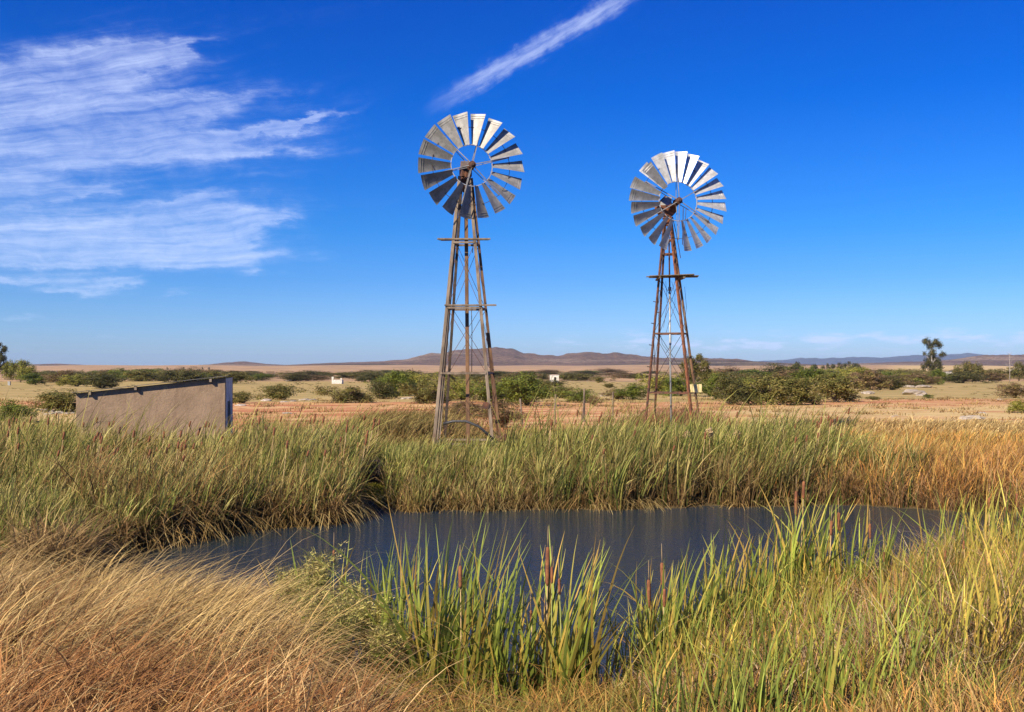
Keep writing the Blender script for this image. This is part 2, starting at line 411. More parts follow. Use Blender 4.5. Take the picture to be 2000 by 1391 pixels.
def mat_hills(name, c_scrub, c_field, c_rock, zs=0.045, ampl=1.0):
    m, nt, b = new_mat(name); v = coords()
    band = noise(mapping(v, (0.0007, 0.0007, zs)), 1.0, 5, .55)
    sp = noise(mapping(v, (1, 1, 1.6)), 0.045, 8, .85); pat = noise(v, 0.004, 5, .6)
    c = mixc(smooth01(pat, .4, .62), c_scrub, tuple(x * 1.35 for x in c_scrub))
    c = mixc(smooth01(band, .52, .60) * .75 * ampl, c, c_field)
    c = mixc(smooth01(sp, .49, .56) * .75, c, tuple(x * .42 for x in c_scrub))
    c = mixc(smooth01(noise(v, .012, 6, .7), .58, .68) * .55, c, c_rock)
    nt.links.new(c, b.inputs['Base Color']); b.inputs['Roughness'].default_value = 1.0; b.inputs['Specular IOR Level'].default_value = 0.05
    nt.links.new(bump(noise(v, .03, 8, .8), 1.0, 22.0), b.inputs['Normal']); return m
M['hills'] = mat_hills('hill_scrub', (0.21, 0.135, 0.085), (0.40, 0.29, 0.19), (0.36, 0.18, 0.10))
M['hills2'] = mat_hills('low_ridge_scrub', (0.14, 0.105, 0.07), (0.36, 0.27, 0.17), (0.24, 0.15, 0.09), 0.09)
M['mount'] = mat_hills('mountain_rock', (0.10, 0.10, 0.11), (0.13, 0.12, 0.12), (0.13, 0.12, 0.12), 0.004, .2)

# ------------------------------------------------------------------ ground sheet
def build_ground():
    ys = np.concatenate([np.linspace(-60, 2, 30), np.arange(2.25, 36, 0.22), 36 * np.exp(np.linspace(0.006, math.log(18000 / 36), 400))])
    ts = np.linspace(-1, 1, 361); ts = 0.75 * ts + 0.35 * ts ** 3
    YY, TT = np.meshgrid(ys, ts, indexing='ij')
    XX = TT * (np.maximum(YY, 0) + 24) * 1.1
    ZZ = ground(XX, YY)
    ny, nx = YY.shape
    V = np.stack([XX, YY, ZZ], -1).reshape(-1, 3)
    idx = np.arange(ny * nx).reshape(ny, nx)
    Fc = np.stack([idx[:-1, :-1], idx[:-1, 1:], idx[1:, 1:], idx[1:, :-1]], -1).reshape(-1, 4)
    Ysafe = np.maximum(YY, 5); px = 1000 + XX * F / Ysafe
    D = YY
    red = np.zeros_like(XX); straw = np.zeros_like(XX); kh = np.zeros_like(XX)
    red = smst(D, 34, 42) * (1 - smst(D, 92, 120)) * 0.85
    kh = smst(D, 78, 100) * (1 - smst(D, 330, 460)) * 0.9
    kh *= 1 - 0.6 * smst(px, 1280, 1500) * (1 - smst(D, 95, 120))
    straw = 0.15 + 0.0 * XX
    straw += 0.45 * (smst(px, 1180, 1500) * (1 - smst(D, 62, 110)))        # cream grass right of the second mill
    straw += 0.45 * (1 - smst(px, 180, 330)) * (1 - smst(D, 60, 85))       # straw left of the shed
    straw += 0.25 * smst(px, 1050, 1130) * (1 - smst(px, 1240, 1300)) * (1 - smst(D, 55, 75))
    straw += 0.5 * smst(px, 1650, 1800) * smst(D, 700, 1000) * (1 - smst(D, 2600, 3000))
    straw += 0.35 * smst(D, 90, 105) * (1 - smst(D, 110, 130)) * (1 - smst(px, 1600, 1700))
    col = np.stack([red, straw, kh], -1).reshape(-1, 3)
    o = np_mesh('ground', V, Fc, M['ground'], col=np.clip(col, 0, 1), smooth=True)
    tag(o, 'dry red and straw coloured plain running to the foot of the hills', None, None, 'structure')
build_ground()

def build_water():
    xs = np.linspace(-18, 16, 60); ys = np.linspace(7, 26, 40)
    XX, YY = np.meshgrid(xs, ys, indexing='ij'); V = np.stack([XX, YY, XX * 0], -1).reshape(-1, 3)
    i = np.arange(60 * 40).reshape(60, 40)
    Fc = np.stack([i[:-1, :-1], i[1:, :-1], i[1:, 1:], i[:-1, 1:]], -1).reshape(-1, 4)
    # drop what lies under land
    cen = V[Fc].mean(1); keep = shore(cen[:, 0], cen[:, 1]) < 1.2
    used = np.unique(Fc[keep]); rm = -np.ones(len(V), int); rm[used] = np.arange(len(used))
    o = np_mesh('water', V[used], rm[Fc[keep]], M['water'], smooth=True)
    tag(o, 'still dark blue farm pond rippled lightly by the wind', None, None, 'structure')
build_water()

# ------------------------------------------------------------------ hills
def ridge(name, dist, prof, depth, mat, label, rough=1.0, seed=1, base=8.0):
    prof = np.array(prof, float)
    pxs = np.linspace(prof[0, 0], prof[-1, 0], 1000)
    py = np.interp(pxs, prof[:, 0], prof[:, 1])
    k = np.ones(3) / 3; py = np.convolve(np.pad(py, 1, mode='edge'), k, 'valid')
    py = py + .7 * rough * fnoise(pxs, pxs * 0, 7.0, seed) * np.clip((712 - py) / 12, 0, 1) + .5 * rough * fnoise(pxs, pxs * 0, 2.6, seed + 3) * np.clip((706 - py) / 10, 0, 1)
    rows = np.concatenate([np.linspace(-1, 0, 34), np.linspace(0.06, 1, 12)])
    V = []
    for r in rows:
        Y = dist + r * depth
        X_ = (pxs - 1000) * dist / F * (1 + 0.0 * r)
        peak = ZC - (py - HY) * dist / F
        t = 1 - abs(r)
        s = 0.45 * t + 0.55 * t ** 2.2
        n = fnoise(X_, np.full_like(X_, Y), dist * 0.035, seed) + .5 * fnoise(X_, np.full_like(X_, Y), dist * 0.012, seed + 2)
        fine = fnoise(X_, np.full_like(X_, Y), dist * 0.0035, seed + 5)
        h = np.maximum(peak - base, 0)
        Z = base - 6 * (1 - t) + h * (s + 0.16 * n * (4 * s * (1 - s))) + h * 0.035 * fine * rough * (r > -.6)
        Z = np.where(peak < base, peak * t + (base - 8) * (1 - t), Z)
        V.append(np.stack([X_, np.full_like(X_, Y) + dist * 0.01 * n * (r < 0), Z], -1))
    V = np.array(V); nr, nc, _ = V.shape
    i = np.arange(nr * nc).reshape(nr, nc)
    Fc = np.stack([i[:-1, :-1], i[:-1, 1:], i[1:, 1:], i[1:, :-1]], -1).reshape(-1, 4)
    o = np_mesh(name, V.reshape(-1, 3), Fc, mat, smooth=True)
    tag(o, label, None, None, 'structure')
ridge('hills', 4600, [(-700, 716), (-200, 716), (75, 713), (110, 710), (170, 714), (250, 719), (275, 722), (330, 720), (380, 716), (452, 710), (475, 705), (500, 710), (560, 713), (640, 709), (740, 706), (800, 701),
                      (820, 694), (840, 690), (872, 689), (890, 683), (932, 681), (970, 678), (1000, 681), (1022, 689), (1060, 693), (1090, 695), (1112, 690), (1140, 688), (1155, 687), (1180, 691), (1200, 688), (1222, 691),
                      (1270, 697), (1300, 699), (1370, 699), (1440, 701), (1470, 706), (1530, 709), (1600, 713), (1700, 709), (1760, 707), (1840, 705), (1880, 700), (1910, 695), (1940, 693), (2000, 693), (2300, 697), (2700, 712)], 1300, M['hills'],
      'range of flat topped scrub covered hills along the horizon')
ridge('hills', 3400, [(200, 722), (330, 719), (500, 716), (640, 712), (740, 710), (800, 713), (900, 715), (1000, 716), (1100, 717), (1180, 714), (1260, 709), (1330, 703), (1440, 704), (1500, 707), (1570, 713), (1700, 716), (1800, 713), (1950, 712), (2200, 716), (2400, 720)], 500, M['hills2'],
      'low dark ridge in front of the flat topped hills', seed=4, base=6.0)
ridge('hills', 14000, [(1380, 712), (1465, 706), (1540, 703), (1562, 699), (1600, 700), (1640, 699), (1680, 697), (1720, 699), (1780, 694), (1840, 693), (1870, 692), (1892, 689), (1905, 692), (1960, 696), (2050, 694), (2200, 698), (2400, 712)], 3500, M['mount'],
      'faint blue mountains far beyond the plain on the right', seed=8, base=30)

# ------------------------------------------------------------------ haze
hz, hnt, hb_ = new_mat('haze_air'); hnt.nodes.remove(hb_)
pv = hnt.nodes.new('ShaderNodeVolumePrincipled'); pv.inputs['Color'].default_value = (0.46, 0.66, 1.0, 1); pv.inputs['Density'].default_value = 3.6e-5
pv.inputs['Anisotropy'].default_value = 0.0
hnt.links.new(pv.outputs[0], hnt.nodes['Material Output'].inputs['Volume'])
hm = MB(); hm.box((0, 7600, 107), (80000, 22400, 236)); 
ho = hm.build('haze', hz); tag(ho, 'thin blue haze over the far plain', None, None, 'stuff')

# ------------------------------------------------------------------ blades of grass and reed
def blades(P, h, wd, lean, leanvar, curl, c0, c1, cvar=0.15, segs=4, yaw=None, wvar=0.3, hvar=0.25, droop=0.0, colmix=None, wind=0.0, cross=0.14):
    """P (n,3) roots. Returns V, F, Col. lean: horizontal tip offset per metre of height, towards wind azimuth"""
    n = len(P)
    if P.shape[1] > 3:
        cid = P[:, 3].astype(int); k = cid.max() + 1 if n else 1
        g_b = np.clip(1 + .26 * rng.normal(0, 1, k), .5, 1.6)[cid]; g_h = rng.uniform(.62, 1.2, k)[cid]; g_a = (rng.normal(0, .45, k))[cid]; g_i = rng.integers(0, 12, k)[cid]
    else:
        g_b = np.ones(n); g_h = np.ones(n); g_a = np.zeros(n); g_i = None
    H = h * (1 + hvar * rng.uniform(-1, 1, n)) if np.isscalar(h) else h
    H = H * g_h * (1 + .20 * fnoise(P[:, 0], P[:, 1], 1.3, 6) * (n > 600))
    W = wd * (1 + wvar * rng.uniform(-1, 1, n)) if np.isscalar(wd) else wd
    ang = wind + g_a + rng.normal(0, leanvar, n)           # azimuth of the lean, 0 = +X
    L = lean * H * rng.uniform(0.35, 1.5, n)
    xr_ = rng.uniform(0, 1, n) < cross
    ang = np.where(xr_, rng.uniform(0, 6.28, n), ang); L = np.where(xr_, (lean + .25) * H * rng.uniform(1, 2.2, n), L)
    dirx, diry = np.cos(ang), np.sin(ang)
    rx, ry = rng.normal(0, 0.13, n) * H, rng.normal(0, 0.13, n) * H
    yw = rng.uniform(-0.9, 0.9, n) if yaw is None else yaw
    wx, wy = np.cos(yw), np.sin(yw)
    t = np.linspace(0, 1, segs + 1)
    cl = curl * rng.uniform(0.2, 1.6, n)
    dr = droop * H * rng.uniform(0, 1.5, n)
    V = np.zeros((n, segs + 1, 2, 3)); 
    for k, tk in enumerate(t):
        off = L * (tk * 0.45 + 0.55 * tk ** 2) + cl * H * tk ** 3
        cx = P[:, 0] + dirx * off + rx * tk; cy = P[:, 1] + diry * off + ry * tk
        cz = P[:, 2] + H * tk - dr * tk ** 3 - 0.35 * (off ** 2) / np.maximum(H, .05) * (tk ** .5)
        ww = W / 2 * (1 - tk ** 2.2) + W * 0.02
        for sgn, j in ((-1, 0), (1, 1)):
            V[:, k, j, 0] = cx + sgn * wx * ww; V[:, k, j, 1] = cy + sgn * wy * ww; V[:, k, j, 2] = cz
    base = np.arange(n)[:, None] * (segs + 1) * 2 + np.arange(segs)[None] * 2
    Fc = np.stack([base, base + 1, base + 3, base + 2], -1).reshape(-1, 4)
    c0 = np.atleast_2d(np.array(c0, float)); c1 = np.atleast_2d(np.array(c1, float))
    nc_ = max(len(c0), len(c1))
    i = rng.integers(0, nc_, n) if colmix is None else colmix
    if g_i is not None and colmix is None: i = np.where(rng.uniform(0, 1, n) < .6, g_i % nc_, i)
    i0 = np.minimum(i, len(c0) - 1); i1 = np.minimum(i, len(c1) - 1)
    br = ((1 + cvar * rng.normal(0, 1, n)) * g_b)[:, None]
    br = np.clip(br, .45, 1.7)
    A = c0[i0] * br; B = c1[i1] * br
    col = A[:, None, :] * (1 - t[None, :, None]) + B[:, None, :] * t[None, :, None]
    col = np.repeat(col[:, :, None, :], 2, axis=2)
    return V.reshape(-1, 3), Fc, np.clip(col.reshape(-1, 3), 0.005, .85)

def join(parts):
    V = []; Fs = []; Cs = []; b = 0
    for v, f, c in parts: V.append(v); Fs.append(f + b); Cs.append(c); b += len(v)
    return np.concatenate(V), np.concatenate(Fs), np.concatenate(Cs)

def scatter(n, xr, yr, keep=None, minshore=0.0, clump=0.0, sigma=0.12, maxshore=None, gap=0.75):
    """random land points; xr is in photo columns at each depth so the bed follows the view fan"""
    out = np.zeros((0, 4)); tries = 0
    while len(out) < n and tries < 40:
        m = n * 2; tries += 1; j = np.zeros(m, int)
        if clump:
            k = max(1, int(n / clump)); cy = rng.uniform(yr[0], yr[1], k); cpx = rng.uniform(xr[0], xr[1], k)
            cx = (cpx - 1000) * cy / F
            j = rng.integers(0, k, m)
            x = cx[j] + rng.normal(0, sigma, m); y = cy[j] + rng.normal(0, sigma, m)
        else:
            y = rng.uniform(yr[0], yr[1], m); x = (rng.uniform(xr[0], xr[1], m) - 1000) * y / F
        d = shore(x, y); ok = d > minshore
        if maxshore is not None: ok &= d < maxshore
        px = 1000 + x * F / y
        if keep is not None: ok &= keep(x, y, px)
        x, y = x[ok], y[ok]; cl_ = j[ok] if clump else (np.floor(x / .5) * 7 + np.floor(y / .5) * 31).astype(int) % 97
        out = np.concatenate([out, np.stack([x, y, ground(x, y) - 0.02, cl_], -1)])
    if gap > 0:
        q = fnoise(out[:, 0], out[:, 1], .55, 9); out = out[(q > -.55) | (rng.uniform(0, 1, len(out)) > gap)]
    return out[:n]

def stuff(name, parts, mat, label):
    v, f, c = join(parts); o = np_mesh(name, v, f, mat, col=c)
    return tag(o, label, None, None, 'stuff')

GREEN0 = [(0.085, 0.085, 0.025), (0.12, 0.095, 0.035), (0.17, 0.115, 0.055), (0.07, 0.08, 0.025), (0.10, 0.065, 0.035), (0.06, 0.075, 0.025)]  # reed root colours, darkened to put shade into the gaps at the bases
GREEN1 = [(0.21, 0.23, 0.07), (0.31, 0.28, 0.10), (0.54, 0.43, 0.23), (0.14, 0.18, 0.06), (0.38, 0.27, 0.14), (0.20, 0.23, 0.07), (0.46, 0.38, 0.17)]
STRAW0 = [(0.16, 0.09, 0.045), (0.20, 0.12, 0.06), (0.10, 0.05, 0.025)]  # dry brown roots, with the shade of the gaps between blades painted in
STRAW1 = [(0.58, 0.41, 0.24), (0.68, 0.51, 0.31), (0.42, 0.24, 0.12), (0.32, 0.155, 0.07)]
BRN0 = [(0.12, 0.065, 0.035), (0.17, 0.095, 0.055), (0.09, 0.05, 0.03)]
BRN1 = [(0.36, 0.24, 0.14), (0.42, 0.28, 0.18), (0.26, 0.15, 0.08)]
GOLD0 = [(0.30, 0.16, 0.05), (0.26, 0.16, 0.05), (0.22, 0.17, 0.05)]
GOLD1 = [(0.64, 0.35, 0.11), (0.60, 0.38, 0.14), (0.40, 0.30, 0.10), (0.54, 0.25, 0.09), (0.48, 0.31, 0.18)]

notch = lambda x, y, px: ~((px > 700) & (px < 752) & (y < 24.5))
shed_free = lambda x, y, px: ~((x > -13.4) & (x < -8.0) & (y > 28.6) & (y < 33.5))

# far bank, left: tall cattail reeds
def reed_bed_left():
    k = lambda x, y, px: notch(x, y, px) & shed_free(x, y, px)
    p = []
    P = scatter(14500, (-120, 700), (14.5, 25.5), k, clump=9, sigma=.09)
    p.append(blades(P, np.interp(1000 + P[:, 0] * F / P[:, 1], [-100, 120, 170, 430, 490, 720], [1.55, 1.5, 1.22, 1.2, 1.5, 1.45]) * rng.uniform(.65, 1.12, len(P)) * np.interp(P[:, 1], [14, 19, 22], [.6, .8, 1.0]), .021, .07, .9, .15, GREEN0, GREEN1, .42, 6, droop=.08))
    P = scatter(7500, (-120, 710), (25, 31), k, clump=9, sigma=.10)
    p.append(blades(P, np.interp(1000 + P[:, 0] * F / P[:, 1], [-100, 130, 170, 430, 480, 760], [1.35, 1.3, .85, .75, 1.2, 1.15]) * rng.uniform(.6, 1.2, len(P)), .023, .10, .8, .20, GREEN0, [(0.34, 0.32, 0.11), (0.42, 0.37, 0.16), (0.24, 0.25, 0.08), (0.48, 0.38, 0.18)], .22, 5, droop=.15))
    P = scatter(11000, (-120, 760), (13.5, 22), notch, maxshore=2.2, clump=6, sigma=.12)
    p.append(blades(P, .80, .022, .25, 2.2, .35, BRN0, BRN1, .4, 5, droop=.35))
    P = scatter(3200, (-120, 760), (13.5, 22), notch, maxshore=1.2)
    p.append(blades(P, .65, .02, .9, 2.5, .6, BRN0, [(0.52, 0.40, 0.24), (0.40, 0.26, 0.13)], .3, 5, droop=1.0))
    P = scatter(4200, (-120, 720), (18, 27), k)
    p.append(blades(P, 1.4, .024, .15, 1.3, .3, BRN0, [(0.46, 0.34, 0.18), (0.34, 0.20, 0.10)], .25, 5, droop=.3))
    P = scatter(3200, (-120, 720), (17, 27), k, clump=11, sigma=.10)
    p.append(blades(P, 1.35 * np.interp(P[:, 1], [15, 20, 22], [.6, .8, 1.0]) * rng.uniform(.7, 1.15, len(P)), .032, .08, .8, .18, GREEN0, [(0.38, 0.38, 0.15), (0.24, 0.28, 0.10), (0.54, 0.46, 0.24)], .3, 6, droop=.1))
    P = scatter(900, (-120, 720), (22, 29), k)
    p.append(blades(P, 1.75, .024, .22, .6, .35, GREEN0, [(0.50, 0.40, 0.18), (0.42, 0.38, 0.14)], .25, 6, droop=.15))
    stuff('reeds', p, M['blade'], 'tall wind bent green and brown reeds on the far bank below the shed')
reed_bed_left()

def reed_bed_mid():
    p = []
    hmid = lambda P: np.interp(1000 + P[:, 0] * F / P[:, 1], [690, 760, 1000, 1080, 1180, 1560, 1640, 2100], [1.1, .85, .85, 1.2, 1.5, 1.6, 1.15, 1.0]) * np.interp(P[:, 1], [21.5, 24.5], [.72, 1.0])
    hback = lambda P: hmid(P) * np.interp(P[:, 1], [22, 25, 29, 33], [1.0, .95, .78, .55])
    P = scatter(14000, (690, 1690), (21.5, 24.3), notch, clump=6, sigma=.10)
    h = hmid(P) * rng.uniform(.45, .95, len(P))
    p.append(blades(P, h, .019, .13, 1.5, .22, BRN0, BRN1 + [(0.34, 0.27, 0.10), (0.46, 0.33, 0.2)], .38, 5, droop=.25))
    P = scatter(5000, (760, 1800), (21.8, 25), notch, clump=9, sigma=.10)
    h = hmid(P) * rng.uniform(.75, 1.15, len(P))
    p.append(blades(P, h, .023, .08, 1.0, .15, GREEN0, GREEN1, .35, 5, droop=.08))
    P = scatter(15000, (700, 1780), (24, 32), lambda x, y, px: px < 1560 + 220 * rng.uniform(0, 1, len(px)), clump=8, sigma=.13)
    h = hback(P) * rng.uniform(.6, 1.1, len(P))
    p.append(blades(P, h, .025, .09, .8, .17, GREEN0, GREEN1 + [(0.40, 0.34, 0.13), (0.34, 0.33, 0.11)], .35, 5, droop=.12))
    P = scatter(1500, (760, 1700), (21.6, 23), notch, maxshore=.45)
    p.append(blades(P, .5, .016, .9, 2.5, .5, BRN0, [(0.52, 0.40, 0.24), (0.40, 0.26, 0.13)], .3, 5, droop=.9))
    P = scatter(3800, (740, 1660), (22.3, 30), notch, clump=11, sigma=.10)
    p.append(blades(P, hback(P) * rng.uniform(.75, 1.2, len(P)), .036, .10, .7, .2, GREEN0, [(0.40, 0.42, 0.15), (0.30, 0.36, 0.12), (0.52, 0.46, 0.22)], .3, 6, droop=.1))
    P = scatter(900, (980, 1660), (23, 30), None)
    p.append(blades(P, 1.85, .026, .15, .8, .25, GREEN0, [(0.44, 0.38, 0.15), (0.36, 0.34, 0.12)], .25, 6, droop=.12))
    stuff('reeds', p, M['blade'], 'mixed green and dry brown reeds on the far bank in front of the windmills')
reed_bed_mid()

def sedge_right():
    p = []
    P = scatter(15000, (1440, 2150), (19, 27), lambda x, y, px: px > 1440 + 230 * rng.uniform(0, 1, len(px)) ** .6, clump=7, sigma=.16)
    h = .95 * rng.uniform(.6, 1.15, len(P))
    p.append(blades(P, h, .018, .10, 1.4, .2, GOLD0 + BRN0, GOLD1 + [(0.44, 0.26, 0.15)], .36, 4, droop=.15))
    P = scatter(11000, (1600, 2150), (27, 37), None, clump=9, sigma=.25)
    h = .62 * rng.uniform(.5, 1.1, len(P))
    p.append(blades(P, h, .022, .2, .7, .25, GOLD0, GOLD1 + [(0.40, 0.38, 0.14)], .25, 4, droop=.2))
    P = scatter(4000, (1600, 2150), (19, 23.5), None, maxshore=1.0)
    p.append(blades(P, .75, .012, .3, 2, .3, BRN0, BRN1, .3, 4, droop=.4))
    stuff('grass', p, M['dry'], 'orange and gold sedge on the far bank right of the windmills')
sedge_right()

def low_grass_back():
    p = []
    k = lambda x, y, px: shed_free(x, y, px)
    # short green and straw grass round the mill feet
    P = scatter(12000, (660, 1120), (30, 39), k, clump=12, sigma=.22)
    h = .38 * rng.uniform(.5, 1.3, len(P))
    p.append(blades(P, h, .024, .35, .6, .3, GREEN0, [(0.30, 0.29, 0.10), (0.36, 0.30, 0.13), (0.26, 0.20, 0.10)], .25, 4, droop=.2))
    # tall olive grass behind the first mill
    P = scatter(7000, (700, 900), (36, 45), k, clump=25, sigma=.45)
    h = 1.15 * rng.uniform(.5, 1.2, len(P))
    p.append(blades(P, h, .028, .45, .7, .4, [(0.13, 0.11, 0.05), (0.2, 0.12, 0.06)], [(0.27, 0.24, 0.10), (0.33, 0.24, 0.12), (0.22, 0.2, .08)], .25, 4, droop=.3))
    P = scatter(4000, (1000, 1300), (33, 41), k, clump=14, sigma=.3)
    p.append(blades(P, .42, .026, .3, .7, .3, BRN0, STRAW1 + [(0.30, 0.27, 0.1)], .25, 4, droop=.2))
    # reddish brown dry weeds under the second mill
    P = scatter(2600, (1245, 1370), (37, 42), k, clump=30, sigma=.3)
    p.append(blades(P, .95, .022, .15, 2, .2, [(0.16, 0.08, 0.05)], [(0.26, 0.15, 0.10), (0.3, 0.18, .1)], .25, 4, droop=.1))
    # cream grass right of it
    P = scatter(13000, (1330, 2100), (34, 47), k, clump=14, sigma=.3)
    h = .42 * rng.uniform(.5, 1.3, len(P))
    p.append(blades(P, h, .03, .3, .8, .3, STRAW0, [(0.60, 0.47, 0.25), (0.66, 0.54, 0.32), (0.50, 0.36, 0.18)], .2, 4, droop=.2))
    # left of the shed
    P = scatter(9000, (-150, 330), (30, 42), k, clump=14, sigma=.3)
    h = .50 * rng.uniform(.5, 1.3, len(P))
    p.append(blades(P, h, .03, .35, .6, .3, STRAW0, [(0.54, 0.42, 0.20), (0.50, 0.42, 0.17), (0.60, 0.48, 0.27)], .2, 4, droop=.2))
    # scattered tufts over the plain
    P = scatter(16000, (-200, 2200), (42, 110), None, clump=26, sigma=.5)
    h = .24 * rng.uniform(.5, 1.5, len(P))
    p.append(blades(P, h, .04, .3, 2, .3, STRAW0, [(0.56, 0.44, 0.24), (0.44, 0.38, 0.18), (0.34, 0.24, .12)], .2, 3, droop=.2))
    stuff('grass', p, M['dry'], 'short straw coloured grass and tufts on the plain behind the reeds')
low_grass_back()

# ------------------------------------------------------------------ foreground
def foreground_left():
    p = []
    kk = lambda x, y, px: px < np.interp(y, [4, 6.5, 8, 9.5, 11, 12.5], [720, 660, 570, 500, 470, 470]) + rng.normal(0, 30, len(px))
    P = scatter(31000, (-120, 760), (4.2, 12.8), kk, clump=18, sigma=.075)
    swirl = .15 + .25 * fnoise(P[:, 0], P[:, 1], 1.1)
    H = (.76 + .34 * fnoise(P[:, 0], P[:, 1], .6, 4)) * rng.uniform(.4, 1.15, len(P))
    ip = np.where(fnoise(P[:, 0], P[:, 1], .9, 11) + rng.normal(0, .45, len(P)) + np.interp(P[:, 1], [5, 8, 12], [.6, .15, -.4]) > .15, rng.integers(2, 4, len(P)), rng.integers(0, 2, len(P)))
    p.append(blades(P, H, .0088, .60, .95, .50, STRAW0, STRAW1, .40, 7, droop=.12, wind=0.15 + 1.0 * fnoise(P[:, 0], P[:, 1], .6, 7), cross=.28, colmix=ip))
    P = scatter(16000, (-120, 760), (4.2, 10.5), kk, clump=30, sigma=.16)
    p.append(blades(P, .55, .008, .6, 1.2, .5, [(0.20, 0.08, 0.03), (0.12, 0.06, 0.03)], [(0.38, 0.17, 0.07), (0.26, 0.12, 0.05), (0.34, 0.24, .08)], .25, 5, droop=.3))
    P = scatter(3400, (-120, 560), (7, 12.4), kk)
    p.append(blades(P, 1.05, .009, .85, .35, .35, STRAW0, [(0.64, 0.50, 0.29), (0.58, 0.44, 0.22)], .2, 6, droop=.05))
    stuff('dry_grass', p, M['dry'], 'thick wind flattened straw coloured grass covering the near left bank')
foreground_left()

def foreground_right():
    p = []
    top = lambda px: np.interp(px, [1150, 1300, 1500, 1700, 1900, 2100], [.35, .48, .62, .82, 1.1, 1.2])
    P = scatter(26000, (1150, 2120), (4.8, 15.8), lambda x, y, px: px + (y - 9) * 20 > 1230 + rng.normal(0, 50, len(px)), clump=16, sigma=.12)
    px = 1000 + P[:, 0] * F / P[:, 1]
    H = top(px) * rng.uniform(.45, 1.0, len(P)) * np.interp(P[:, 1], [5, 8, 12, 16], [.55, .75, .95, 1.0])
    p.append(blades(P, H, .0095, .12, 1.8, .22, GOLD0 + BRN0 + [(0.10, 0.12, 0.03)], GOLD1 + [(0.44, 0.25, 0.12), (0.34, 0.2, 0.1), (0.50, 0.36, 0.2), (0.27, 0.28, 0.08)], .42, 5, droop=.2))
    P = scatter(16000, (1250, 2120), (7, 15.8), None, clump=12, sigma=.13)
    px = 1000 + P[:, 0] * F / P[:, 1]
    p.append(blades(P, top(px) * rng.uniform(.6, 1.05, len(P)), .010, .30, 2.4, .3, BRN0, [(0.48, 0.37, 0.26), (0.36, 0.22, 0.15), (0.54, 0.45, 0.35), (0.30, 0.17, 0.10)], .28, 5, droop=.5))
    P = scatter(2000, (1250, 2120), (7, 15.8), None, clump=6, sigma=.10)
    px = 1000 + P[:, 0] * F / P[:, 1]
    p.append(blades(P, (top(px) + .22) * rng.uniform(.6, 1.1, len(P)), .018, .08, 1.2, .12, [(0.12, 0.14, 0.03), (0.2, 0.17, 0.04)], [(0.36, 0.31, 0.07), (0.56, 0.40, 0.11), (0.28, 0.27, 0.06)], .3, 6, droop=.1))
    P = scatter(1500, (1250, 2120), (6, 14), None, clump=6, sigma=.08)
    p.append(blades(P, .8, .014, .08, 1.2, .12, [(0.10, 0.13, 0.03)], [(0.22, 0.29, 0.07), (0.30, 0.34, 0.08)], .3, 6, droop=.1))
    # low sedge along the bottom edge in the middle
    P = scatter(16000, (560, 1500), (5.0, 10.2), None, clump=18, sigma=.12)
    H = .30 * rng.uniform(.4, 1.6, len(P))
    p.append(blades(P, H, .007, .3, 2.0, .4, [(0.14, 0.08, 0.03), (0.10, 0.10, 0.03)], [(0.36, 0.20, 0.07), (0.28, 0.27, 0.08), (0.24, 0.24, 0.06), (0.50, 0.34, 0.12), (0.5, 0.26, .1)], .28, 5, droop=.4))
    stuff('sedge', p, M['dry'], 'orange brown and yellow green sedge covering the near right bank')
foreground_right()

# clumps of broad cattail leaves on the near shore, each a plant of its own
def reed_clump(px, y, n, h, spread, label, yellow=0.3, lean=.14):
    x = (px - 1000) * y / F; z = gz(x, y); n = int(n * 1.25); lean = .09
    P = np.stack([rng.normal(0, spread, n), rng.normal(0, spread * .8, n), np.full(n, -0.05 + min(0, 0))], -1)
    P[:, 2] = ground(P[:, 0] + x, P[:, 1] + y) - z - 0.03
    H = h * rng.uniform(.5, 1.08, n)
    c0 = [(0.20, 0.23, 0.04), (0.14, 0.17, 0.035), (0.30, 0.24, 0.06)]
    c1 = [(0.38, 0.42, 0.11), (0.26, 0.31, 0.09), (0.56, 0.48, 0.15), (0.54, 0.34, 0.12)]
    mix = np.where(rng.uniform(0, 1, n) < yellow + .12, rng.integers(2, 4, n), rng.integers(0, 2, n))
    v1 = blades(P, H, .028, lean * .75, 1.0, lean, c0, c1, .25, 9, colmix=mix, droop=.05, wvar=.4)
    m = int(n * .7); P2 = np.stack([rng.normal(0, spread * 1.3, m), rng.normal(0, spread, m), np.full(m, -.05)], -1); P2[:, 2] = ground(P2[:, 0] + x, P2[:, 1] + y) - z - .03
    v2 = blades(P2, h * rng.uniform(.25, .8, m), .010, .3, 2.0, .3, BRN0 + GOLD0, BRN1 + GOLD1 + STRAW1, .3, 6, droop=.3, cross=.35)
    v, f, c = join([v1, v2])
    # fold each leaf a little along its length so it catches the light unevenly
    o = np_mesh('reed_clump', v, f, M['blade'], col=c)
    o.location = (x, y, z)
    tag(o, label, 'reeds', 'reed clumps along the near shore')
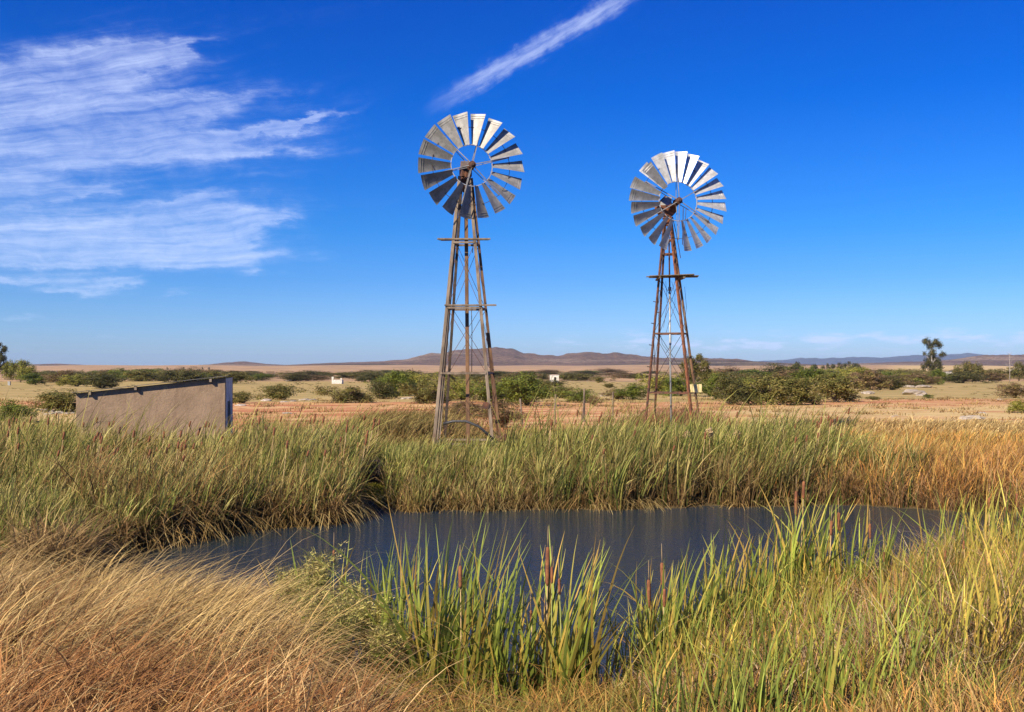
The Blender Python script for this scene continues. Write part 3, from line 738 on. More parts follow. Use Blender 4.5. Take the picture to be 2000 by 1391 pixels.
CL = [(838, 9.3, 24, 1.55, .16, 'green reed clump between the left clump and the lone cattail', .15),
      (1038, 9.3, 16, 1.35, .15, 'upright reed clump just left of the three cattails together', .25),
      (1172, 9.6, 12, 1.1, .16, 'thin low reeds at the left side of the open water gap', .3),
      (1240, 9.8, 18, 1.25, .15, 'upright reed clump at the right side of the open water gap', .3),
      (1302, 10.1, 24, 1.5, .16, 'reed clump just right of the two upright cattails', .3),
      (1372, 10.8, 22, 1.45, .17, 'reed clump between the yellowish one and the drooping one', .3),
      (1446, 11.5, 22, 1.4, .17, 'upright reed clump right of the drooping one', .35),
      (1524, 12.2, 26, 1.5, .16, 'reed clump leaning on the left side of the tallest bright clump', .3),
      (1770, 9.5, 16, 1.25, .16, 'reed shoots between the large cattail and the red brown one', .3),
      (1905, 8.6, 14, 1.1, .14, 'yellow green reed shoots low at the right in orange sedge', .3),
      (575, 11.6, 9, 1.2, .16, 'small clump of thin reeds at the corner of the flattened straw grass', .4),
      (655, 10.6, 12, 1.5, .14, 'sparse leaning reeds rising out of the yellow flowered weeds', .5),
      (745, 10.2, 20, 1.6, .18, 'loose green reed clump just right of the yellow flowered weeds', .2),
      (795, 9.5, 34, 1.55, .17, 'green reed clump left of the lone cattail near the middle of the shore', .15),
      (885, 9.1, 48, 1.75, .19, 'dense tall green reed clump round the lone cattail near the middle of the shore', .12),
      (945, 9.2, 36, 1.75, .17, 'dense green reed clump right beside the tallest middle one', .15),
      (1005, 9.5, 20, 1.35, .15, 'thin reed clump between the two large green clumps in the middle', .3),
      (1085, 9.15, 52, 1.75, .17, 'large yellow green reed clump holding three brown cattails', .3),
      (1135, 9.3, 18, 1.6, .18, 'reed clump fanning to the right beside the three cattails', .25),
      (1215, 9.5, 11, .8, .16, 'short sparse reeds in the gap of open water', .3),
      (1270, 9.8, 36, 1.45, .16, 'reed clump holding two upright cattails right of the water gap', .35),
      (1330, 10.3, 26, 1.35, .18, 'yellowish reed clump at the left end of the near right bank', .45),
      (1410, 11.0, 26, 1.35, .2, 'reed clump with drooping tips among brown sedge', .45),
      (1480, 11.4, 24, 1.3, .2, 'low yellow green reed clump left of the tallest bright clump', .5),
      (1562, 12.3, 60, 1.75, .15, 'tall bright yellow green reed clump reaching up to the far bank', .3),
      (1628, 12.0, 18, 1.35, .15, 'reeds round the paired brown cattails at the water edge', .3),
      (1665, 12.0, 14, 1.5, .16, 'few tall leaning reeds between the paired cattails and the single one', .35),
      (1705, 12.4, 16, 1.2, .16, 'short reeds round the single cattail at the water edge', .4),
      (1620, 6.7, 10, .95, .06, 'bright narrow reed shoots in the near sedge below the tall clump', .1),
      (1480, 6.9, 12, .8, .07, 'bright short reed shoots at the bottom edge of the near right bank', .2),
      (1727, 8.3, 14, 1.05, .09, 'reed shoots round the large orange brown cattail in the sedge', .2),
      (1850, 13.5, 26, 1.45, .25, 'tall reeds in the pale dry stalks of the right bank', .5),
      (1965, 12.5, 34, 1.7, .25, 'tall yellow green reeds at the right edge of the near bank', .4)]
for a in CL: reed_clump(a[0], a[1], a[2], a[3], a[4], a[5], a[6])

# cattails
def cattail(px, ytop, ybot, y, label, group, lean=0.0, dry=False):
    x = (px - 1000) * y / F; z = gz(x, y); z = max(z, -0.3)
    t = empty('cattail', (x, y, z))
    zt = ZC - (ytop - HY) * y / F - z; zb = ZC - (ybot - HY) * y / F - z
    f = lambda h: (lean * (h / zt - 1.0), 0, h)
    st = M['stalk_dry'] if dry else M['stalk']
    a = MB(); a.tube([f(-.05), f(zb * .5), f(zb + .01)], [.007, .006, .005], 6); a.build('stalk', st, t, True)
    L = zt - zb; r = max(.012, min(.019, L * .085))
    a = MB(); a.tube([f(zb), f(zb + L * .03), f(zb + L * .12), f(zb + L * .5), f(zb + L * .9), f(zb + L * .98), f(zt)], [.004, r * .7, r, r * 1.06, r, r * .75, .004], 10)
    a.build('seed_spike', M['spike'], t, True)
    a = MB(); a.tube([f(zt - .002), f(zt + .09), f(zt + .19)], [.004, .0035, .0015], 5); a.build('tip', M['stalk_dry'], t, True)
    tag(t, label, 'cattail', group)
G1 = 'brown cattails among the near reeds'
for a in [(899, 1105, 1150, 9.05, 'brown cattail alone in the dense green reed clump'), (1070, 1068, 1145, 9.1, 'tallest brown cattail of the three in the yellow green clump'),
          (1078, 1107, 1140, 9.05, 'short brown cattail touching the tallest of the three'), (1092, 1130, 1162, 9.1, 'lowest brown cattail of the three in the yellow green clump'),
          (785, 1148, 1176, 9.5, 'thin dark cattail in the green reed clump left of the lone one'), (1037, 1192, 1222, 9.2, 'low thin reddish cattail left of the three together'),
          (1267, 1132, 1188, 9.7, 'dark slanting cattail left of the thicker upright one by the water gap'), (1293, 1099, 1144, 9.8, 'thick upright brown cattail right of the water gap'),
          (1298, 1150, 1186, 9.7, 'darker cattail just below the thick upright one'),
          (1555, 959, 1008, 12.3, 'long dark cattail at the top of the tall bright reed clump'), (1570, 940, 975, 12.4, 'highest orange cattail on the tall bright reed clump'),
          (1624, 1017, 1046, 12.0, 'short dark cattail, left of the pair at the water edge'), (1638, 1001, 1038, 12.0, 'orange brown cattail, right of the pair at the water edge'),
          (1699, 1023, 1053, 12.3, 'single cattail with long pale tip against the water'), (1722, 1158, 1199, 8.3, 'large orange brown cattail standing in the near sedge'),
          (1780, 1187, 1213, 9.0, 'small reddish cattail in the sedge right of the large one'), (1846, 1075, 1100, 11.0, 'red brown cattail among pale dry stalks on the right bank'),
          (1882, 1056, 1073, 12.0, 'tiny orange cattail right of the red brown one in dry stalks'), (1965, 990, 1017, 12.5, 'orange cattail left of the dark one at the right edge'),
          (1986, 964, 992, 12.6, 'dark cattail at the very right edge of the near bank'), (1932, 972, 997, 13.5, 'pale cattail against the orange sedge near the right edge'),
          (1426, 1168, 1187, 11.0, 'small brown cattail in the drooping reed clump'), (1726, 1078, 1098, 11.4, 'faint brown cattail in dry stalks below the single one'),
          (652, 1075, 1100, 10.6, 'orange tinted cattail above the yellow flowered weeds')]:
    cattail(*a[:4], a[4], G1, lean=random.uniform(-.05, .06), dry=random.random() < .3)

# fluffy seed heads on the far bank
def fluff_head(px, py, y, r, label):
    x, _, z = at(px, py, y); zg = gz(x, y); t = empty('seed_head', (x, y, zg))
    a = MB(); a.tube([(0, 0, 0), (.02, 0, (z - zg) * .6), (0, 0, z - zg)], [.012, .01, .008], 6); a.build('stalk', M['stalk_dry'], t, True)
    n = 900; d = rng.normal(0, 1, (n, 3)); d /= np.linalg.norm(d, axis=1)[:, None]
    d[:, 2] *= 1.15; P = d * r * rng.uniform(.35, 1.0, n)[:, None] * (1 + .25 * fnoise(d[:, 0], d[:, 2], .3))[:, None] + (0, 0, z - zg)
    s = .018; u = rng.normal(0, 1, (n, 3)); u /= np.linalg.norm(u, axis=1)[:, None]; v = np.cross(d, u) ; v /= np.linalg.norm(v, axis=1)[:, None] + 1e-6
    V = np.stack([P - u * s, P + v * s, P + u * s, P - v * s], 1).reshape(-1, 3)
    np_mesh('fluff', V, np.arange(n * 4).reshape(-1, 4), M['fluff'], t)
    tag(t, label, 'seed head', 'fluffy seed heads in the far reeds')
fluff_head(1342, 850, 24.5, .10, 'pale round fluffy seed head, leftmost of the three in the far reeds')
fluff_head(1385, 845, 24.5, .11, 'orange tan round fluffy seed head, middle of the three in the far reeds')
fluff_head(1440, 849, 24.8, .10, 'cream fluffy seed head, rightmost of the three in the far reeds')

# far bank cattails: one kind copied
def far_cattail_proto():
    t = empty('cattail', (0, 0, 0))
    a = MB(); a.tube([(-.15, 0, 0), (-.05, 0, .8), (0, 0, 1.42)], [.008, .007, .006], 5); s = a.build('stalk', M['stalk_dry'], t, True)
    a = MB(); a.tube([(0, 0, 1.42), (.003, 0, 1.43), (.01, 0, 1.51), (.017, 0, 1.585), (.018, 0, 1.60)], [.006, .022, .024, .022, .006], 7); q = a.build('seed_spike', M['spike'], t, True)
    return t, [s, q]
ft, fparts = far_cattail_proto()
first = True
GF = 'brown cattails in the far reeds'
for i in range(190):
    left = i < 110
    y = random.uniform(20.5, 28); px = random.uniform(0, 740) if left else random.uniform(1050, 1640)
    x = (px - 1000) * y / F
    if float(shore(np.array([x]), np.array([y]))[0]) < .4: continue
    if -13.6 < x < -8 and y > 28: continue
    if first: o = ft; first = False
    else:
        o = ft.copy(); C.objects.link(o)
        for c_ in fparts:
            k = c_.copy(); C.objects.link(k); k.parent = o
    o.location = (x, y, gz(x, y)); o.rotation_euler = (random.uniform(-.06, .06), random.uniform(0, .2), random.uniform(-.5, .5))
    s = random.uniform(.70, 1.06) * (.9 if 150 < px < 460 else 1.0); o.scale = (1, 1, s)
    tag(o, 'small brown cattail among the far reeds below the shed' if left else 'small brown cattail among the far reeds near the second windmill', 'cattail', GF + (' below the shed' if left else ' near the second windmill'))

# yellow green weeds on the near shore
def weed(px, y, h, r, n, label):
    n = int(n * 1.6); x = (px - 1000) * y / F; z = gz(x, y); t = empty('weed_plant', (x, y, z))
    a = MB(); V = []; Cc = []; ends = []
    for k in range(n):
        an = random.uniform(0, 6.28); q = random.uniform(.1, 1) * r
        tip = Vector((math.cos(an) * q + .06, math.sin(an) * q, h * random.uniform(.6, 1.0)))
        mid = Vector((tip.x * .35, tip.y * .35, tip.z * .55))
        a.tube([(0, 0, -.03), mid, tip], [.005, .004, .002], 5); ends.append((mid, tip))
    a.build('stem', M['stalk'], t, True)
    for mid, tip in ends:
        for j in range(130):
            f = random.random() ** .6; p = mid.lerp(tip, f) + Vector([random.gauss(0, .035) for _ in range(3)])
            d = Vector([random.gauss(0, 1) for _ in range(3)]); d.z += 1.5; d.x += .4; d.normalize(); u = d.orthogonal().normalized(); s = random.uniform(.009, .019)
            V += [p - u * s * .3, p + d * s * 1.5 - u * s * .2, p + d * s * 3.4, p + u * s * .3]
            yl = f > .55
            c = random.choice([(0.40, 0.42, 0.16), (0.36, 0.38, 0.14), (0.52, 0.48, 0.24)]) if yl else random.choice([(0.18, 0.24, 0.06), (0.26, 0.32, 0.08)])
            Cc += [c] * 4
    o = np_mesh('foliage', np.array([tuple(v) for v in V]), np.arange(len(V)).reshape(-1, 4), M['leaf'], t, col=np.array(Cc))
    tag(t, label, 'plant', 'yellow flowered weeds on the near shore')
for a in [(560, 10.6, .98, .2, 14, 'pale yellow flowered weed beside the straw grass corner'), (612, 10.2, 1.12, .24, 18, 'tallest yellow flowered weed, second from the straw grass'),
          (668, 9.8, .92, .26, 18, 'bushy yellow green weed below the leaning orange reeds'), (715, 9.5, .85, .24, 16, 'yellow green weed left of the loose reed clump'),
          (640, 9.0, .78, .3, 16, 'low green weed in front of the tallest yellow flowered one'), (745, 9.1, .6, .22, 12, 'small sparse weed at the foot of the loose green reeds')]: weed(*a)

# ------------------------------------------------------------------ bushes and trees
def crown_mesh(seed, n, lobes, leaf, flat=0.8, cols=None, hollow=.55, up=.35):
    """leaf clumps filling several lobes; unit size: width 1 (x), height about 1 (z)"""
    r = np.random.default_rng(seed)
    L = []
    for k in range(lobes):
        a = r.uniform(0, 6.28); q = r.uniform(0, .38)
        rad = r.uniform(.08, .21); L.append((math.cos(a) * q, math.sin(a) * q, r.uniform(.16, .78) * (1 - q * .8) , rad))
    L = np.array(L)
    twig = max(8, n // 14); i = r.integers(0, lobes, twig)
    d = r.normal(0, 1, (twig, 3)); d /= np.linalg.norm(d, axis=1)[:, None]
    tc_ = L[i, :3] + d * (L[i, 3] * r.uniform(hollow, 1.05, twig))[:, None] * (1, 1, 1.1)
    j = r.integers(0, twig, n)
    P = tc_[j] + r.normal(0, leaf * 1.5, (n, 3)); dn = d[j]
    P[:, 2] = np.abs(P[:, 2] - .02) + .0
    nrm = dn + r.normal(0, .55, (n, 3)) + (0, 0, up); nrm /= np.linalg.norm(nrm, axis=1)[:, None]
    u = np.cross(nrm, r.normal(0, 1, (n, 3))); u /= np.linalg.norm(u, axis=1)[:, None]; v = np.cross(nrm, u)
    s = leaf * r.uniform(.5, 1.25, n)[:, None]
    V = np.stack([P - u * s, P - v * s * .5, P + u * s, P + v * s * .5], 1).reshape(-1, 3)
    cols = np.array(cols)
    tcol = cols[r.integers(0, len(cols), twig)] * r.uniform(.75, 1.25, twig)[:, None]
    c = tcol[j] * r.uniform(.8, 1.2, n)[:, None]
    return V, np.arange(n * 4).reshape(-1, 4), np.repeat(c, 4, axis=0)
OLIVE = [(0.11, 0.12, 0.04), (0.15, 0.155, 0.055), (0.08, 0.09, 0.03), (0.19, 0.175, 0.07)]
GRN = [(0.10, 0.14, 0.03), (0.14, 0.18, 0.035), (0.075, 0.11, 0.03)]
YGR = [(0.20, 0.22, 0.05), (0.25, 0.25, 0.07), (0.15, 0.18, 0.05)]
BRW = [(0.16, 0.12, 0.075), (0.20, 0.15, 0.10), (0.12, 0.09, 0.055), (0.14, 0.13, 0.05)]
DRK = [(0.07, 0.08, 0.03), (0.10, 0.10, 0.04), (0.055, 0.065, 0.03)]
KC = {'o': OLIVE, 'g': GRN, 'y': YGR, 'b': BRW, 'd': DRK}
BM = {}
for kc, cc in KC.items():
    for q in range(3):
        v, f, c = crown_mesh(100 + q * 7 + ord(kc), 7500, 18 + q * 5, .020, cols=[tuple(x * 1.22 for x in c_) for c_ in cc])
        BM[(kc, q)] = np_mesh('foliage', v, f, M['leaf'], col=c, obj=False)
def stem_mesh(n, h, sp, r, seed):
    rr = random.Random(seed); a = MB()
    for k in range(n):
        an = rr.uniform(0, 6.28); q = rr.uniform(.3, 1) * sp
        a.tube([(0, 0, -.05), (math.cos(an) * q * .4, math.sin(an) * q * .4, h * .5), (math.cos(an) * q, math.sin(an) * q, h * rr.uniform(.8, 1.1))], [r, r * .7, r * .3], 5)
    me = bpy.data.meshes.new('stem'); me.from_pydata(a.v, [], a.f); me.materials.append(M['bark']); return me
SM = [stem_mesh(6, .55, .28, .018, s) for s in range(3)]
BG = {}
def bush(px, py, w, h, kc, label, group='shrubs scattered over the plain', name='bush', stems=True, dy=0.0):
    x, y, z = spot(px, py); y += dy; z = gz(x, y)
    W, Hh = 1.32 * w * y / F, 1.2 * h * y / F
    q = random.randrange(3)
    t = empty(name, (x, y, z), random.uniform(0, 6.28)); t.scale = (W, W * random.uniform(.8, 1.0), Hh * 1.05)
    link_mesh('foliage', BM[(kc, q)], None, t)
    if stems: link_mesh('stem', SM[q], None, t)
    return tag(t, label, 'bush', group)
PB = [
 (25, 826, 95, 44, 'g', 'dark green leafy bush at the left edge nearest the reeds'),
 (118, 806, 130, 46, 'o', 'olive bush behind the stone heap touching the left side of the shed'),
 (200, 758, 90, 28, 'd', 'dark bush on the field just above the low end of the shed roof'),
 (150, 754, 70, 26, 'y', 'yellow green bush beside the dark one above the shed roof'),
 (115, 748, 70, 20, 'b', 'brownish bush between the round left tree and the shed'),
 (470, 788, 60, 26, 'o', 'low olive bush just right of the shed'),
 (545, 780, 92, 34, 'o', 'rounded olive bush on the red soil right of the shed'),
 (672, 787, 96, 38, 'o', 'broad olive bush casting a shadow on the bare red ground'),
 (772, 776, 90, 50, 'g', 'green bush at the left end of the thicket behind the first windmill'),
 (815, 772, 110, 50, 'y', 'pale yellow green bush rising above the thicket behind the first windmill'),
 (830, 790, 90, 44, 'o', 'olive bush directly left of the first windmill leg'),
 (800, 752, 90, 30, 'd', 'dark bush peeping over the thicket left of the first windmill'),
 (905, 782, 100, 46, 'y', 'light green bush seen between the legs of the first windmill'),
 (938, 765, 80, 34, 'o', 'olive bush behind the right leg of the first windmill'),
 (978, 775, 70, 40, 'o', 'olive bush touching the right side of the first windmill'),
 (1030, 795, 112, 64, 'g', 'large bright green bush right of the first windmill'),
 (1005, 760, 80, 28, 'd', 'dark low bush behind the large bright green one'),
 (1095, 778, 80, 26, 'o', 'olive bush between the fence posts'),
 (1132, 786, 66, 28, 'g', 'small green bush next to the tallest fence post'),
 (1085, 755, 46, 12, 'd', 'flat dark bush in front of the small white hut'),
 (1112, 742, 60, 12, 'd', 'low dark bush right of the small white hut'),
 (1060, 742, 30, 12, 'd', 'dark bush left of the small white hut'),
 (1170, 748, 27, 13, 'o', 'single round bush alone on the khaki field'),
 (1190, 758, 28, 10, 'o', 'smaller flat bush below the round one on the khaki field'),
 (1205, 780, 50, 20, 'b', 'brownish bush left of the second windmill'),
 (1236, 781, 66, 32, 'g', 'green bush touching the left leg of the second windmill'),
 (1290, 772, 90, 46, 'y', 'yellow green bush seen between the legs of the second windmill'),
 (1330, 775, 70, 40, 'g', 'green bush behind the rusty near leg of the second windmill'),
 (1398, 780, 80, 52, 'g', 'green bush right of the yellow board on the second windmill'),
 (1425, 790, 90, 58, 'd', 'dark green bush at the left end of the big thicket'),
 (1470, 778, 80, 44, 'y', 'yellow green bush second in the big thicket'),
 (1505, 790, 120, 64, 'o', 'broad olive bush in front of the big thicket'),
 (1560, 790, 100, 58, 'o', 'olive bush with yellow green shoots in the big thicket'),
 (1590, 765, 90, 44, 'g', 'green bush standing at the back of the big thicket'),
 (1632, 784, 110, 60, 'o', 'wide olive bush at the right end of the big thicket over a bare patch'),
 (1700, 762, 90, 44, 'b', 'brown green bush right of the big thicket'),
 (1742, 762, 50, 28, 'd', 'grey dark bush by the pale flat rock'),
 (1662, 748, 90, 34, 'y', 'yellow green bush below the far row of gums'),
 (1520, 745, 80, 32, 'd', 'dark bush behind the big thicket on its left'),
 (1555, 738, 44, 26, 'g', 'upright green bush poking above the left part of the big thicket'),
 (1790, 755, 30, 16, 'g', 'small green bush left of the tall gum tree'),
 (1832, 752, 40, 30, 'g', 'dense green bush at the foot of the tall gum tree'),
 (1800, 736, 40, 14, 'o', 'olive bush left of the trunk of the tall gum tree'),
 (1770, 740, 60, 20, 'o', 'olive bush between the brown green bush and the tall gum tree'),
 (1880, 748, 100, 22, 'd', 'long dark bush under the rounded tree by the white house'),
 (1862, 744, 50, 18, 'o', 'olive bush right of the dense green one below the gum tree'),
 (1935, 744, 60, 18, 'b', 'brownish bush right of the white house'),
 (1982, 778, 64, 34, 'b', 'brown and green bush at the right edge on the straw field'),
 (1997, 806, 50, 28, 'y', 'yellow green bush at the right edge on the red soil'),
 (1705, 781, 30, 8, 'o', 'tiny flat green bush left of the pale flat rock'),
 (1813, 777, 20, 7, 'g', 'tiny green bush right of the pale flat rock'),
 (982, 834, 84, 52, 'b', 'dark brown twiggy bush right of the first windmill feet'),
 (745, 779, 60, 36, 'd', 'dark green bush at the far left of the thicket before the first windmill'),
 (862, 779, 80, 50, 'o', 'olive bush rising just left of the first windmill legs'),
 (1000, 786, 90, 50, 'd', 'dark green bush filling the gap before the large bright green one'),
 (950, 790, 84, 40, 'g', 'green bush low between the right legs of the first windmill'),
 (1052, 768, 70, 30, 'o', 'olive bush behind the right shoulder of the large bright green one'),
 (905, 812, 120, 26, 'b', 'low brown bush behind the feet of the first windmill'),
 (1160, 793, 24, 20, 'b', 'brown twiggy bush by the tallest fence post')]
for a in PB: bush(*a)
# random belts further away
for i in range(205):
    r = random.random()
    if i < 45: px = random.uniform(60, 470); py = random.uniform(733, 752)
    elif i < 120: px = random.uniform(440, 1300); py = random.uniform(729, 741) if r < .8 else random.uniform(741, 748)
    elif i < 190: px = random.uniform(1380, 1800); py = random.uniform(733, 760)
    else: px = random.uniform(1750, 2060); py = random.uniform(733, 744)
    if abs(px - 658) < 26 and py > 737: continue
    if abs(px - 1083) < 24 and py > 734: continue
    if 1830 < px < 1935 and py > 732: py = 731
    w = random.uniform(40, 96) * (1 if py > 738 else .75); h = min(26, w * random.uniform(.24, .46), random.uniform(.85, 1.5) * max(6, (py - (727 if 440 < px < 1390 else 722)) / 1.2))
    kc = random.choice('oodbdgb' if px < 1300 else 'oogydb')
    belt = ('left of the shed' if px < 250 else 'behind the shed' if px < 470 else 'between the shed and the first windmill' if px < 860 else 'between the two windmills' if px < 1270 else 'behind the big thicket' if px < 1800 else 'around the far white house')
    kn = {'o': 'olive', 'd': 'dark', 'b': 'brownish', 'g': 'green', 'y': 'yellow green'}[kc]
    bush(px, py, w, h, kc, '%s bush in the distant scrub belt %s' % (kn, belt), 'distant bushes ' + belt, stems=False)

def tree(px, py, w, h, kc, label, trunk=.3, blobs=None, n=9000, leaf=.02, mat='bark', kname='tree', group=None, seed=1, hollow=.3):
    """blobs: (x, z, r) crown clumps as fractions of the tree's size"""
    x, y, z = spot(px, py); W, Hh = w * y / F, h * y / F
    t = empty(kname, (x, y, z))
    r = np.random.default_rng(seed)
    a = MB(); tr = max(.06, Hh * .022)
    a.tube([(0, 0, -.2), (W * .02, 0, Hh * .3), (-W * .02, 0, Hh * .62), (0, 0, Hh * .85)], [tr * 1.3, tr, tr * .7, tr * .3], 8)
    for (bx, bz, br) in blobs:
        q = max(trunk * .8, bz - .22)
        a.tube([(0, 0, Hh * q), (bx * W * .5, 0, Hh * (q + bz) / 2), (bx * W, r.uniform(-.1, .1) * W, Hh * bz)], [tr * .5, tr * .35, tr * .12], 5)
    a.build('trunk', M[mat], t, True)
    Vs = []
    per = np.array([b[2] ** 2 for b in blobs]); per = (per / per.sum() * n).astype(int)
    for (bx, bz, br), m in zip(blobs, per):
        tw = max(6, m // 16); d = r.normal(0, 1, (tw, 3)); d /= np.linalg.norm(d, axis=1)[:, None]
        cen = np.array([bx * W, r.uniform(-.15, .15) * W, bz * Hh]) + d * (br * Hh * r.uniform(hollow, 1.05, tw))[:, None]
        j = r.integers(0, tw, m); P = cen[j] + r.normal(0, leaf * Hh * 1.3, (m, 3))
        nrm = d[j] + r.normal(0, .6, (m, 3)) + (0, 0, .3); nrm /= np.linalg.norm(nrm, axis=1)[:, None]
        u = np.cross(nrm, r.normal(0, 1, (m, 3))); u /= np.linalg.norm(u, axis=1)[:, None]; v = np.cross(nrm, u); s = leaf * Hh * r.uniform(.5, 1.2, m)[:, None]
        cc = np.array(KC[kc]); tcol = cc[r.integers(0, len(cc), tw)] * r.uniform(.75, 1.25, tw)[:, None]
        Vs.append((np.stack([P - u * s, P - v * s * .5, P + u * s, P + v * s * .5], 1).reshape(-1, 3), np.arange(m * 4).reshape(-1, 4), np.repeat(tcol[j], 4, axis=0)))
    v, f, c = join(Vs); np_mesh('crown', v, f, M['leaf'], t, col=c)
    tag(t, label, 'tree', group); return t

def scrub_belt():
    r = np.random.default_rng(77); parts = []
    base = crown_mesh(5, 110, 6, .085, cols=OLIVE + BRW + DRK)
    for i in range(420):
        px = r.uniform(-60, 2100); py = r.uniform(742, 786)
        if abs(px - 658) < 26 or abs(px - 1083) < 24: continue
        x, y, z = spot(px, py); w_ = r.uniform(4, 13) * y / F; h_ = r.uniform(2, 6) * y / F
        parts.append((base[0] * (w_, w_, h_) + (x, y, z), base[1], np.clip(base[2] * r.uniform(.8, 1.5), 0, 1)))
    for i in range(1000):
        px = r.uniform(-60, 2100); py = r.uniform(725.5, 741) if r.uniform() < .8 else r.uniform(736, 745)
        if fnoise(np.array([px]), np.array([py * 6]), 55.0)[0] < -.35: continue
        if abs(px - 658) < 20 or abs(px - 1083) < 18 or 1835 < px < 1930: continue
        x, y, z = spot(px, py); w_ = r.uniform(9, 26) * y / F; h_ = min(r.uniform(4, 9), py - 723.5 if 440 < px < 1390 else 99) * y / F; a_ = r.uniform(0, 6.28)
        v = base[0] * (w_, w_, h_); c_, s_ = math.cos(a_), math.sin(a_)
        v = np.stack([v[:, 0] * c_ - v[:, 1] * s_ + x, v[:, 0] * s_ + v[:, 1] * c_ + y, v[:, 2] + z], -1)
        parts.append((v, base[1], np.clip(base[2] * r.uniform(.6, 1.3), 0, 1)))
    stuff('scrub', parts, M['leaf'], 'low distant scrub covering the plain below the hills')
scrub_belt()
tree(1820, 742, 46, 82, 'd', 'tall narrow dark gum tree with gaps in its crown on the right', blobs=[(-.22, .92, .10), (.12, .90, .11), (.36, .84, .08), (-.05, .80, .09), (.0, .66, .10), (-.3, .63, .05), (.40, .62, .08), (.1, .52, .12), (-.22, .44, .10), (.28, .42, .11), (.0, .34, .12), (.3, .30, .09), (-.3, .30, .08)], mat='bark_pale', kname='gum_tree', seed=3, n=9000, leaf=.015)
tree(1357, 776, 62, 86, 'o', 'grey green gum tree behind the yellow board of the second windmill', blobs=[(-.15, .85, .10), (.12, .90, .09), (.3, .74, .13), (-.3, .70, .12), (.05, .66, .16), (.42, .58, .10), (-.1, .5, .15), (.28, .45, .14), (-.35, .5, .09)], kname='gum_tree', seed=5, n=9000, leaf=.017)
tree(40, 747, 74, 48, 'y', 'rounded yellow green tree near the left edge', blobs=[(-.25, .62, .28), (.05, .70, .27), (.28, .5, .26), (-.35, .38, .25), (.1, .38, .3), (.42, .32, .18)], seed=6, n=9000, leaf=.03)
tree(-4, 745, 34, 80, 'd', 'dark tree cut off by the left edge', blobs=[(.05, .9, .06), (.30, .78, .07), (.1, .66, .09), (.3, .55, .09), (-.1, .45, .12), (.3, .36, .12)], seed=7, n=5000, leaf=.02)
tree(1890, 745, 66, 43, 'o', 'rounded olive tree in front of the far white house', blobs=[(-.3, .5, .26), (.0, .72, .24), (.25, .62, .25), (.42, .5, .2), (-.05, .4, .3), (.2, .35, .28)], seed=8, n=7000, leaf=.03)
tree(1990, 744, 60, 42, 'o', 'olive tree at the right edge behind the bare one', blobs=[(-.25, .45, .22), (.0, .7, .2), (.25, .5, .25), (-.1, .35, .22)], seed=9, n=5000, leaf=.03)
tree(1556, 738, 20, 32, 'd', 'small dark upright tree above the left of the big thicket', blobs=[(0, .8, .2), (-.2, .55, .25), (.25, .5, .25)], seed=10, n=2500, leaf=.035)
tree(1590, 730, 18, 20, 'd', 'leftmost dark gum of the far row behind the big thicket', blobs=[(0, .75, .22), (-.2, .6, .2), (.2, .6, .2)], seed=11, n=1500, leaf=.04, group='far row of gums', kname='gum_tree')
for i, (px, w_, h_, lb) in enumerate([(1617, 30, 22, 'second tree, broad and dark, in the far row of gums'), (1638, 26, 24, 'flat topped gum in the middle of the far row'), (1660, 30, 26, 'tallest gum tree of the far row behind the thicket'), (1672, 22, 22, 'rightmost dark gum of the far row behind the thicket')]):
    tree(px, 731, w_, h_, 'd', lb, blobs=[(0, .8, .16), (-.3, .62, .2), (.3, .66, .2), (.05, .5, .25)], seed=20 + i, n=1800, leaf=.035, group='far row of gums', kname='gum_tree')
# bare tree
def bare_tree():
    x, y, z = spot(1972, 748); Hh = 62 * y / F; t = empty('bare_tree', (x, y, z)); rr = random.Random(4)
    a = MB(); a.tube([(0, 0, -.2), (.05, 0, Hh * .4), (-.05, 0, Hh * .75), (.05, 0, Hh)], [.12, .1, .06, .02], 6); a.build('trunk', M['bark_pale'], t, True)
    a = MB()
    for k in range(22):
        h = Hh * rr.uniform(.35, .95); an = rr.uniform(0, 6.28); L = Hh * rr.uniform(.08, .22) * (1.2 - h / Hh)
        p = Vector((0, 0, h)); q = p + Vector((math.cos(an) * L * 1.6, math.sin(an) * L, L * .9)); a.tube([p, p.lerp(q, .5) + Vector((0, 0, -.05)), q], [.035, .025, .008], 4)
        for j in range(3):
            s = p.lerp(q, rr.uniform(.4, 1)); e = s + Vector((rr.uniform(-.4, .4), rr.uniform(-.4, .4), rr.uniform(.1, .5))); a.tube([s, e], [.015, .005], 4)
    a.build('branch', M['bark_pale'], t); tag(t, 'pale leafless tree at the right edge', 'tree')
bare_tree()
# tiny dark far trees on the left ridge
for i, px in enumerate([327, 358, 395, 408]):
    tree(px, 724, 5, 7, 'd', ['farthest tiny tree alone on the pale slope behind the shed', 'second tiny tree from the shed roof on the pale slope', 'left tree of the tiny pair on the pale slope', 'right tree of the tiny pair on the pale slope'][i], blobs=[(0, .7, .25), (.1, .5, .25)], seed=40 + i, n=150, leaf=.09, group='tiny trees on the pale slope')

